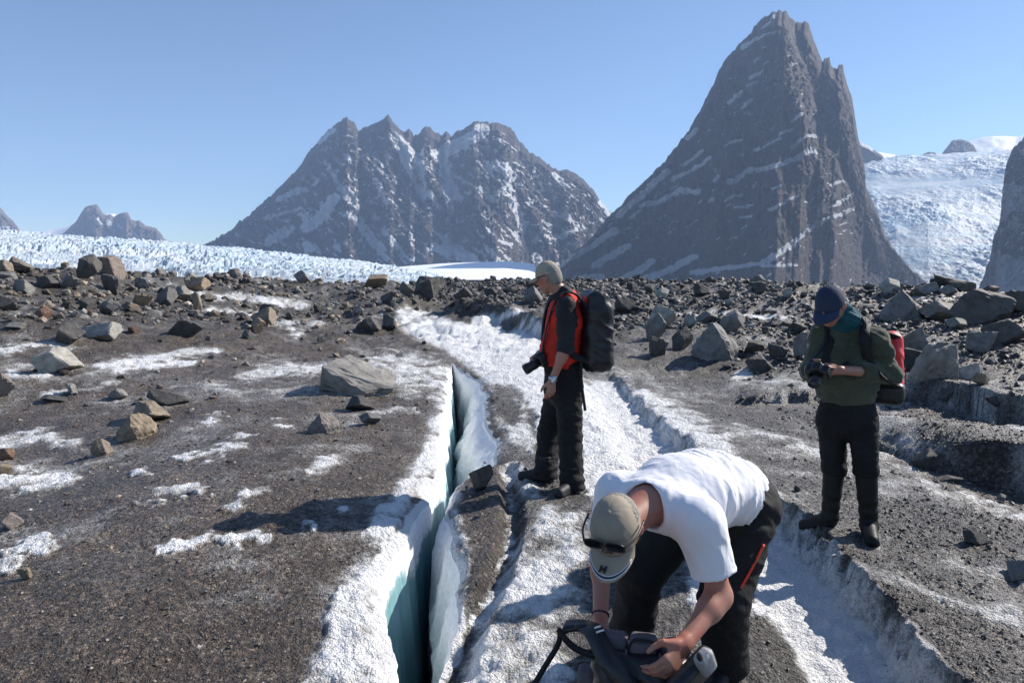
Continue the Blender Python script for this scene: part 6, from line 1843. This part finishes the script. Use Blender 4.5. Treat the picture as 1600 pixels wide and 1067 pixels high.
ROCKS = [
 (-4, 21, 402, 421, "tan", "tan block at the left frame edge on the rubble crest before the serac glacier", 4),
 (17, 59, 397, 421, "tan", "wedge-topped tan boulder second from the left end of the rubble crest", 107),
 (121, 160, 397, 436, "dark", "dark peaked boulder leaning beside the tall upright one on the left crest", 8),
 (156, 197, 398, 436, "pink", "tall upright pinkish boulder, highest on the left rubble crest", 2),
 (162, 188, 430, 457, "dark", "dark brown block directly below the tall upright pinkish boulder", 6),
 (214, 234, 433, 454, "grey", "square grey block right of the tall upright boulder on the left crest", 10),
 (245, 278, 451, 478, "grey", "grey wedge-shaped slab standing on its edge in the left rubble", 7),
 (272, 301, 446, 471, "grey", "grey chunky boulder touching the wedge-shaped slab in the left rubble", 9),
 (300, 318, 458, 487, "tan", "narrow brown block leaning below the grey chunky boulder in the left rubble", 11),
 (194, 216, 471, 487, "tan", "small tan boulder in front of the dark-faced one in the left rubble", 12),
 (204, 243, 458, 478, "tan", "tan boulder with a dark shaded left face amid the left rubble", 5),
 (56, 81, 478, 501, "rust", "rust-faced boulder at the lower edge of the left rubble", 3),
 (82, 135, 503, 541, "dark", "large dark boulder behind the cream boulder, left of the white-topped slab", 13),
 (134, 184, 501, 529, "pale", "white-topped slab right of the large dark boulder on the left", 7),
 (66, 126, 540, 580, "pale", "cream boulder in front of the large dark boulder on the left", 14),
 (201, 220, 509, 523, "rust", "small orange stone on the dirt right of the white-topped slab", 2),
 (6, 46, 503, 516, "grey", "flat grey slab lying near the left edge below the rubble", 16),
 (-10, 22, 582, 621, "pink", "pale boulder cut off by the left frame edge", 5),
 (104, 122, 600, 617, "pale", "small white stone on the dirt ahead of the cream boulder", 6),
 (65, 104, 616, 628, "dark", "thin dark flat stone beside the small white stone", 16),
 (173, 202, 606, 624, "grey", "low grey stone pointing right, left of the dark flat-topped boulder", 20),
 (239, 298, 607, 633, "dark", "dark flat-topped boulder behind the tan pair on the left", 10),
 (207, 265, 624, 660, "tan", "broad tan boulder behind the pyramid-shaped tan rock", 9),
 (188, 240, 643, 684, "tan", "pyramid-shaped tan rock, front one of the tan pair on the left", 102),
 (144, 177, 680, 711, "tan", "tan cube-like stone below the tan pair on the dark dirt", 4),
 (-4, 26, 698, 720, "rust", "brown stone at the left frame edge above the pale slab", 11),
 (-6, 22, 722, 743, "tan", "pale tan slab at the left frame edge", 12),
 (-4, 40, 798, 826, "pink", "low reddish rock at the left frame edge on wet dirt", 13),
 (32, 49, 885, 905, "tan", "small lone stone on the wet dirt in the near left corner", 6),
 (484, 528, 642, 676, "pink", "pinkish grey peaked stone alone on the dirt left of the crevasse", 102),
 (510, 614, 556, 616, "grey", "large flat-topped slab of rock on the ice left of the crevasse", 100),
 (539, 587, 616, 643, "dark", "dark brown stone just below the large flat-topped slab of rock", 9),
 (559, 597, 643, 663, "grey", "flat grey plate of stone below the dark brown stone by the crevasse", 16),
 (394, 431, 482, 511, "tan", "upper tan slab of the leaning trio left of the snow patch", 7),
 (386, 418, 497, 522, "tan", "lower tan slab of the leaning trio left of the snow patch", 3),
 (404, 435, 475, 497, "dark", "dark slab at the back of the leaning trio", 5),
 (378, 398, 515, 531, "grey", "grey stone at the foot of the leaning trio", 12),
 (557, 600, 494, 517, "dark", "dark layered block at the left end of the snow patch", 4),
 (594, 622, 488, 516, "dark", "rounded dark boulder between the layered block and the ice wall", 15),
 (563, 613, 429, 449, "tan", "long tan boulder on the crest left of the tall black boulder", 16),
 (650, 694, 434, 466, "dark", "tall black boulder perched on an ice pedestal at the crest", 106),
 (520, 539, 418, 435, "dark", "right one of two dark rocks jutting from the crest below the massif", 6),
 (503, 521, 420, 434, "dark", "left one of two dark rocks jutting from the crest below the massif", 11),
 (459, 485, 424, 442, "grey", "grey hump of rock on the crest left of the two jutting dark rocks", 13),
 (594, 614, 459, 475, "dark", "slanting dark slab above the rounded dark boulder", 7),
 (553, 569, 476, 492, "grey", "small upright block on the slope above the dark layered block", 10),
 (490, 502, 477, 489, "dark", "small dark stone alone on the slope above the leaning trio", 2),
 (494, 510, 521, 534, "grey", "grey stone in the small pile left of the layered block", 14),
 (330, 352, 426, 440, "dark", "dark boulder on the left crest beside the light-topped one", 9),
 (356, 382, 421, 437, "pink", "light-topped boulder on the crest in front of the glacier", 4),
 (261, 322, 495, 527, "dark", "broad low dark rock at the foot of the left rubble", 20),
 (376, 396, 505, 516, "grey", "small grey stone left of the leaning trio", 21),
 (1016, 1061, 479, 513, "pale", "big pale boulder at the back of the rock cluster right of the backpack", 5),
 (1006, 1041, 490, 533, "grey", "tall grey-tan boulder at the left of the rock cluster", 3),
 (1068, 1088, 490, 513, "pale", "small bright upright rock amid the rock cluster", 10),
 (1083, 1151, 502, 560, "grey", "large faceted grey boulder at the right of the rock cluster", 102),
 (1087, 1123, 486, 505, "grey", "grey boulder directly behind the large faceted one", 13),
 (1161, 1213, 553, 581, "dark", "dark boulder on ice between the rock cluster and the person in olive", 14),
 (1156, 1199, 532, 553, "dark", "flat dark rock behind the dark boulder on ice", 8),
 (1198, 1226, 538, 561, "dark", "dark squat rock close to the person in olive's right arm", 6),
 (1236, 1272, 515, 560, "grey", "tall grey rock just behind the person in olive", 11),
 (1171, 1196, 430, 442, "grey", "flat block balanced on top of another on the right crest", 4),
 (1173, 1202, 440, 460, "dark", "dark boulder carrying the balanced flat block on the crest", 9),
 (1084, 1109, 442, 463, "dark", "rounded dark boulder on the crest midway between the two standing people", 15),
 (1121, 1141, 453, 467, "dark", "dark rock below the crest left of the balanced block", 6),
 (1243, 1258, 438, 447, "dark", "lone dark block on the crest left of the navy cap", 10),
 (1222, 1237, 451, 466, "pale", "pale stone below the lone dark block on the crest", 7),
 (1040, 1056, 446, 460, "grey", "grey rock on the crest beside the pale leaning slab", 12),
 (1023, 1047, 451, 466, "pale", "pale leaning slab on the crest right of the black backpack", 3),
 (979, 994, 441, 456, "dark", "dark pointed rock on the crest nearest the black backpack", 2),
 (1005, 1022, 446, 460, "dark", "dark rock between the pointed one and the pale leaning slab", 8),
 (1130, 1147, 470, 481, "pale", "small pale stone left of the white ice strip", 5),
 (1194, 1223, 501, 512, "dark", "flat dark stone just below the white ice strip", 16),
 (1226, 1264, 504, 522, "dark", "low dark slab below the white ice strip, by the person in olive", 20),
 (1467, 1517, 425, 452, "dark", "long dark slab tipped on top of the right-hand crest", 101),
 (1450, 1477, 435, 451, "dark", "dark wedge under the tipped slab on the right-hand crest", 5),
 (1426, 1462, 441, 460, "grey", "low grey rock left of the tipped slab", 7),
 (1470, 1494, 444, 461, "grey", "rounded grey rock beneath the tipped slab", 13),
 (1380, 1440, 452, 502, "grey", "big peaked grey boulder behind the red backpack", 102),
 (1499, 1566, 454, 505, "dark", "largest dark boulder at the right, below the tipped slab", 104),
 (1440, 1506, 470, 502, "grey", "low flat-topped boulder left of the largest dark boulder", 10),
 (1562, 1612, 452, 488, "dark", "dark boulder cut off by the right frame edge", 11),
 (1477, 1509, 496, 514, "grey", "light-topped stone in front of the low flat-topped boulder", 16),
 (1397, 1450, 506, 548, "grey", "rough grey-blue block right of the person in olive's shoulder", 4),
 (1431, 1503, 531, 591, "grey", "great grey boulder right of the red backpack", 105),
 (1489, 1525, 564, 594, "pale", "sunlit pale slab leaning on the great grey boulder", 7),
 (1517, 1547, 581, 602, "tan", "tan stone at the right foot of the pale slab", 12),
 (1403, 1447, 545, 580, "dark", "dark shaded rock touching the red backpack", 6),
 (1373, 1408, 434, 458, "pale", "pale slab sloping right on the crest over the navy cap", 3),
 (1537, 1560, 446, 457, "dark", "flat dark rock on the far right crest before the snow", 16),
 (1576, 1586, 450, 457, "dark", "tiny dark stone furthest right on the crest", 10),
 (1425, 1470, 697, 733, "dark", "dark peaked boulder in the shaded gully on the right", 14),
 (1466, 1499, 606, 631, "dark", "dark pointed rock above the shaded gully", 5),
 (1538, 1575, 634, 654, "dark", "dark slab at the lip of the shaded gully on the right", 7),
 (1558, 1612, 864, 906, "grey", "layered grey slab at the right frame edge in the gravel", 4),
 (1506, 1541, 824, 851, "dark", "black wet stone in the gravel on the right", 15),
 (1466, 1499, 741, 753, "dark", "flat dark stone at the foot of the shaded gully", 20),
 (733, 772, 722, 762, "dark", "black wet rock wedged at the right lip of the crevasse", 11),
 (818, 848, 447, 474, "grey", "grey boulder just left of the face of the person in red", 13),
 (819, 842, 440, 456, "dark", "dark boulder behind the grey one left of the person in red", 6),
 (758, 779, 450, 465, "dark", "dark rock on the crest above the snow patch", 9),
 (784, 811, 447, 462, "dark", "broad dark rock on the crest left of the grey boulder by the person in red", 8),
 (739, 757, 479, 491, "dark", "black stone lodged between the two ice humps behind the snow patch", 5),
 (1558, 1572, 770, 782, "grey", "small grey stone in the gravel at the far right", 3),
 (1240, 1252, 758, 770, "dark", "small dark stone on the gravel left of the rubber boots", 2),
 (1048, 1082, 510, 548, "dark", "dark block in the shade at the foot of the rock cluster", 3),
 (1010, 1040, 528, 556, "dark", "low dark rock at the left foot of the rock cluster", 6),
 (1125, 1165, 486, 520, "grey", "grey slab at the right rear of the rock cluster", 8),
 (1545, 1602, 498, 540, "dark", "broken dark rock between the largest dark boulder and the shaded bank", 9),
 (1503, 1560, 515, 550, "grey", "grey slab behind the great grey boulder, toward the right edge", 5),
 (700, 740, 448, 467, "dark", "dark humped rock on the crest right of the tall black boulder", 4),
 (618, 650, 440, 462, "dark", "dark rock between the long tan boulder and the tall black one", 12),
 (962, 992, 463, 490, "dark", "dark rock beside the lower edge of the big black backpack", 10),
 (98, 126, 430, 453, "grey", "grey slab under the dark peaked boulder on the left", 5),
 (58, 94, 430, 453, "dark", "dark slab amid the left rubble under the tan boulders", 9),
 (20, 54, 436, 461, "grey", "grey block low in the left rubble near the frame edge", 12),
 (118, 150, 462, 485, "dark", "dark block above the white-topped slab", 3),
 (158, 190, 468, 493, "grey", "grey faceted stone left of the small tan boulder in the rubble", 8),
 (-6, 28, 462, 487, "dark", "dark rock at the left frame edge amid the rubble", 10),
 (290, 326, 434, 453, "tan", "tan slab on the left crest above the grey chunky boulder", 7),
]
for i, r_ in enumerate(ROCKS):
    rr_ = random.Random(i * 7 + 1)
    put_rock(*r_, rz=rr_.uniform(-0.6, 0.6) * (r_[6] < 100), tilt=(rr_.uniform(-0.15, 0.15) * (r_[6] < 100), rr_.uniform(-0.2, 0.2) * (r_[6] < 100)))

# ---- how much rubble lies where (photo columns and rows of the ground)
def rubble_weight(U, V, Y, ice):
    edge = np.interp(U, [-600, 0, 150, 330, 420, 520, 620, 700, 860, 960, 1010, 1120, 1300, 1400, 1600, 2200], [540, 505, 498, 500, 512, 505, 478, 472, 476, 520, 500, 520, 560, 560, 560, 600])
    w = sstep(edge + 14, edge - 8, V)
    w = np.maximum(w, 0.10 * sstep(640, 520, V) * (U < 640))
    w = np.maximum(w, 0.45 * sstep(610, 560, V) * (U > 1130))
    w = np.maximum(w, 0.35 * sstep(1330, 1400, U + (V - 640) * 0.0) * sstep(600, 640, V) * sstep(920, 860, V - (U - 1400) * 0.25))
    w = np.maximum(w, 0.40 * (U > 1150) * (U < 1420) * sstep(635, 655, V) * sstep(770, 720, V - (U - 1250) * 0.4))
    w = np.maximum(w, 0.35 * (poly_sd(U, V, [(1130, 970), (1180, 960), (1300, 1030), (1330, 1100), (1100, 1100)]) < 0))
    w = np.maximum(w, 0.02)
    return w * (1 - sstep(0.28, 0.5, ice)) * (Y < 52)

GU, GV = project(gx, gy_, gzv)
flat_ = lambda a: a.ravel()
fU, fV, fX, fY, fI = map(flat_, (GU, GV, gx, gy_, att["ice"]))
cand = np.nonzero((fY > 2.2) & (fU > -700) & (fU < 2300) & (fV < 1150) & (fV > 380))[0]
wt = rubble_weight(fU[cand], fV[cand], fY[cand], fI[cand])

# separate stones, the larger ones
def weighted(n, w, seed):
    r_ = np.random.default_rng(seed)
    return r_.choice(len(cand), n, replace=False, p=w / w.sum())
r3 = np.random.default_rng(77)
inside = (fU[cand] > 4) & (fU[cand] < 1596) & (fV[cand] < 560)
taken = [(0.5 * (a[0] + a[1]), a[3], a[1] - a[0]) for a in ROCKS]
pick = weighted(900, wt * inside * (wt > 0.3) * (0.55 + 1.5 * (fU[cand] < 340) + 0.8 * (fU[cand] > 1290)), 31)
PLACES = [  # label, group, test on photo column
    ("small angular stone in the rubble slope at the far left below the serac glacier", "angular stones of the left rubble slope", lambda u, v: u < 330),
    ("dark stone on the moraine crest below the brown massif", "stones of the crest below the massif", lambda u, v: u < 640),
    ("dark stone on the crest behind the snow patch", "stones of the crest behind the snow patch", lambda u, v: u < 860),
    ("dark grey stone of the rubble between the two standing people", "stones between the two standing people", lambda u, v: u < 1290),
    ("dark stone of the moraine at the right behind the person in olive", "stones of the moraine at the right", lambda u, v: True)]
n_auto = 0
def short_name(t):
    for w_ in (" at ", " behind ", " in ", " on ", " right ", " below ", " left ", " beside ", " directly ", " amid ", " just ", " leaning ", " cut ", ", ", " lying ", " pointing ", " second ", " touching ", " of ", " alone ", " above ", " perched ", " jutting ", " from ", " standing ", " close ", " carrying ", " under ", " beneath ", " sloping ", " with ", " midway ", " wedged ", " lodged ", " balanced ", " between ", " tipped ", " nearest ", " perched", " just", " tipped"):
        t = t.split(w_)[0]
    return t
SHORT = [short_name(a[5]) for a in ROCKS]
ANCH = [(0.5 * (a[0] + a[1]), 0.5 * (a[2] + a[3]), n_) for a, n_ in zip(ROCKS, SHORT) if SHORT.count(n_) == 1 and 2 <= len(n_.split()) <= 6]
CWORD = {"dark": "dark", "grey": "grey", "tan": "tan", "pink": "pinkish", "pale": "pale"}
USED = {}
def stone_label(u, v, kind, s_px, nth=0):
    near_ = sorted(ANCH, key=lambda a: abs(a[0] - u) + 2.0 * abs(a[1] - v))
    du = near_[nth]
    dx, dy = u - du[0], v - du[1]
    rel = ("left of" if dx < 0 else "right of") if abs(dx) > 1.6 * abs(dy) else ("behind" if dy < 0 else "in front of")
    far = "just " if abs(dx) + abs(dy) < 35 else ""
    if nth:
        return rel + " the " + du[2]
    t_ = ("small" if s_px < 11 else "medium") + " " + CWORD[kind] + " stone " + far + rel + " the " + du[2]
    k = 1
    full = t_
    while full in USED and k < 25:
        alt = t_ + ", " + stone_label(u, v, kind, s_px, k)
        full = alt if len(alt.replace(",", "").split()) <= 16 else full
        k += 1
    USED[full] = 1
    return full
for k in pick:
    c_ = cand[k]
    u_, v_ = fU[c_], fV[c_]
    s_px = float(np.clip(r3.lognormal(2.72 if (u_ < 480 or u_ > 1290) else 2.42, 0.38), 8, 38))
    if any(abs(u_ - a) < 0.5 * b_ + s_px * 0.4 and abs(v_ - v0) < 14 for a, v0, b_ in taken):
        continue
    taken.append((u_, v_, s_px * 0.8))
    kind = r3.choice(["dark", "grey", "tan", "pink", "pale"], p=[0.36, 0.34, 0.16, 0.08, 0.06] if u_ < 620 else [0.58, 0.30, 0.05, 0.03, 0.04])
    lb = next(p_ for p_ in PLACES if p_[2](u_, v_))
    name = "stone"
    y_ = fY[c_]
    me = proto(2 if s_px < 15 else 3, int(r3.integers(2, 14)), RM[kind])
    o = bpy.data.objects.new(name, me); COL.objects.link(o)
    sz = s_px * y_ / F
    o.scale = (sz * r3.uniform(0.85, 1.2), sz * r3.uniform(0.6, 1.0), sz * r3.uniform(0.45, 0.85))
    o.rotation_euler = (r3.uniform(-.35, .35), r3.uniform(-.35, .35), r3.uniform(0, 6.28))
    o.location = (fX[c_], y_, float(h_ground(fX[c_], y_)) + o.scale[2] * 0.28)
    thing(o, stone_label(u_, v_, kind, s_px), "stone", lb[1])
    n_auto += 1
    if n_auto >= 176:
        break

# ---- rubble and pebbles: past counting
def mat_rubble():
    b = NB("rubble_stones")
    co = b.coord()
    t = b.attr("tone"); w = b.attr("warm")
    n = b.noise(co, 9, 4, 0.7)
    c = b.ramp(t, [(0.0, (0.042, 0.040, 0.038)), (0.45, (0.115, 0.108, 0.10)), (0.75, (0.21, 0.20, 0.185)), (0.93, (0.33, 0.31, 0.28)), (1.0, (0.42, 0.40, 0.37))])
    c2 = b.mix(w, c, b.mix(1.0, c, (1.25, 1.0, 0.78), 'MULTIPLY'))
    c2 = b.mix(b.step(n, 0.5, 0.75), c2, b.mix(1.0, c2, (0.6, 0.6, 0.6), 'MULTIPLY'))
    return b.fin(c2, 0.62, b.bump(n, 0.4, 0.02), 0.4)

def scatter(name, n, w, px_lo, px_mid, px_hi, seed, flatness=(0.35, 0.8), jit=1.0, octa=False, label=None):
    r_ = np.random.default_rng(seed)
    k = cand[r_.choice(len(cand), n, replace=True, p=w / w.sum())]
    y = fY[k] * (1 + r_.normal(size=n) * 0.006); x = fX[k] + r_.normal(size=n) * 0.004 * y * jit
    z = h_ground(x, y)
    s_ = np.clip(r_.lognormal(math.log(px_mid), 0.5, n) * (1 + 0.4 * (fU[k] < 400)), px_lo, px_hi) * y / F
    if octa:
        bv = np.array([(1, 0, 0), (-1, 0, 0), (0, 1, 0), (0, -1, 0), (0, 0, 1), (0, 0, -1)], float) * 0.6
        bf = np.array([(0, 2, 4), (2, 1, 4), (1, 3, 4), (3, 0, 4), (2, 0, 5), (1, 2, 5), (3, 1, 5), (0, 3, 5)])
    else:
        bv, bf = ICO[1][0] * 0.5, ICO[1][1]
        bm = bmesh.new(); bmesh.ops.create_icosphere(bm, subdivisions=1, radius=0.5)
        bv = np.array([q.co[:] for q in bm.verts]); bf = np.array([[q.index for q in f_.verts] for f_ in bm.faces]); bm.free()
    m = len(bv)
    V_ = bv[None] * (1 + r_.uniform(-0.38, 0.3, (n, m, 1)))
    sc = np.stack([r_.uniform(0.8, 1.25, n), r_.uniform(0.6, 1.0, n), r_.uniform(*flatness, n)], 1) * s_[:, None]
    V_ = V_ * sc[:, None, :]
    tl = r_.normal(size=(n, 2)) * 0.35
    a = r_.uniform(0, 6.283, n)
    # tilt, then turn
    cx_, sx_ = np.cos(tl[:, 0])[:, None], np.sin(tl[:, 0])[:, None]
    Yv_ = V_[..., 1] * cx_ - V_[..., 2] * sx_; Zv_ = V_[..., 1] * sx_ + V_[..., 2] * cx_
    ca_2, sa_2 = np.cos(a)[:, None], np.sin(a)[:, None]
    Xr = V_[..., 0] * ca_2 - Yv_ * sa_2; Yr = V_[..., 0] * sa_2 + Yv_ * ca_2
    P = np.stack([Xr + x[:, None], Yr + y[:, None], Zv_ + (z + sc[:, 2] * 0.22)[:, None]], -1)
    Fc = (bf[None] + (np.arange(n) * m)[:, None, None]).reshape(-1, 3)
    tone = np.repeat(np.clip(r_.beta(1.6, 2.4, n) + np.where(fU[k] < 620, 0.10, -0.05), 0, 1), m)
    warm = np.repeat(np.clip(r_.uniform(-0.6, 1.0, n), 0, 1) * np.where(fU[k] < 640, 1, 0.25), m)
    o = link(name, mesh_arrays(name, P.reshape(-1, 3), Fc, False, {"tone": tone, "warm": warm}), M_rub)
    o["kind"] = "stuff"
    if label:
        o["label"] = label
    return o
M_rub = mat_rubble()
scatter("rubble", 21000, wt * (fV[cand] < 640) * (0.6 + 0.8 * (fU[cand] > 640)), 2.4, 5.8, 16, 5, label="grey and brown rubble covering the moraine crest")
peb = (0.10 + 0.9 * sstep(1180, 1380, fU[cand])) * (1 - sstep(0.25, 0.55, fI[cand])) * sstep(560, 640, fV[cand])
peb = peb * np.maximum(wt, 0.25)
scatter("gravel", 13000, peb, 1.6, 3.0, 9.0, 6, (0.25, 0.7), label="loose stone chips and gravel on the dirty ice", octa=True)
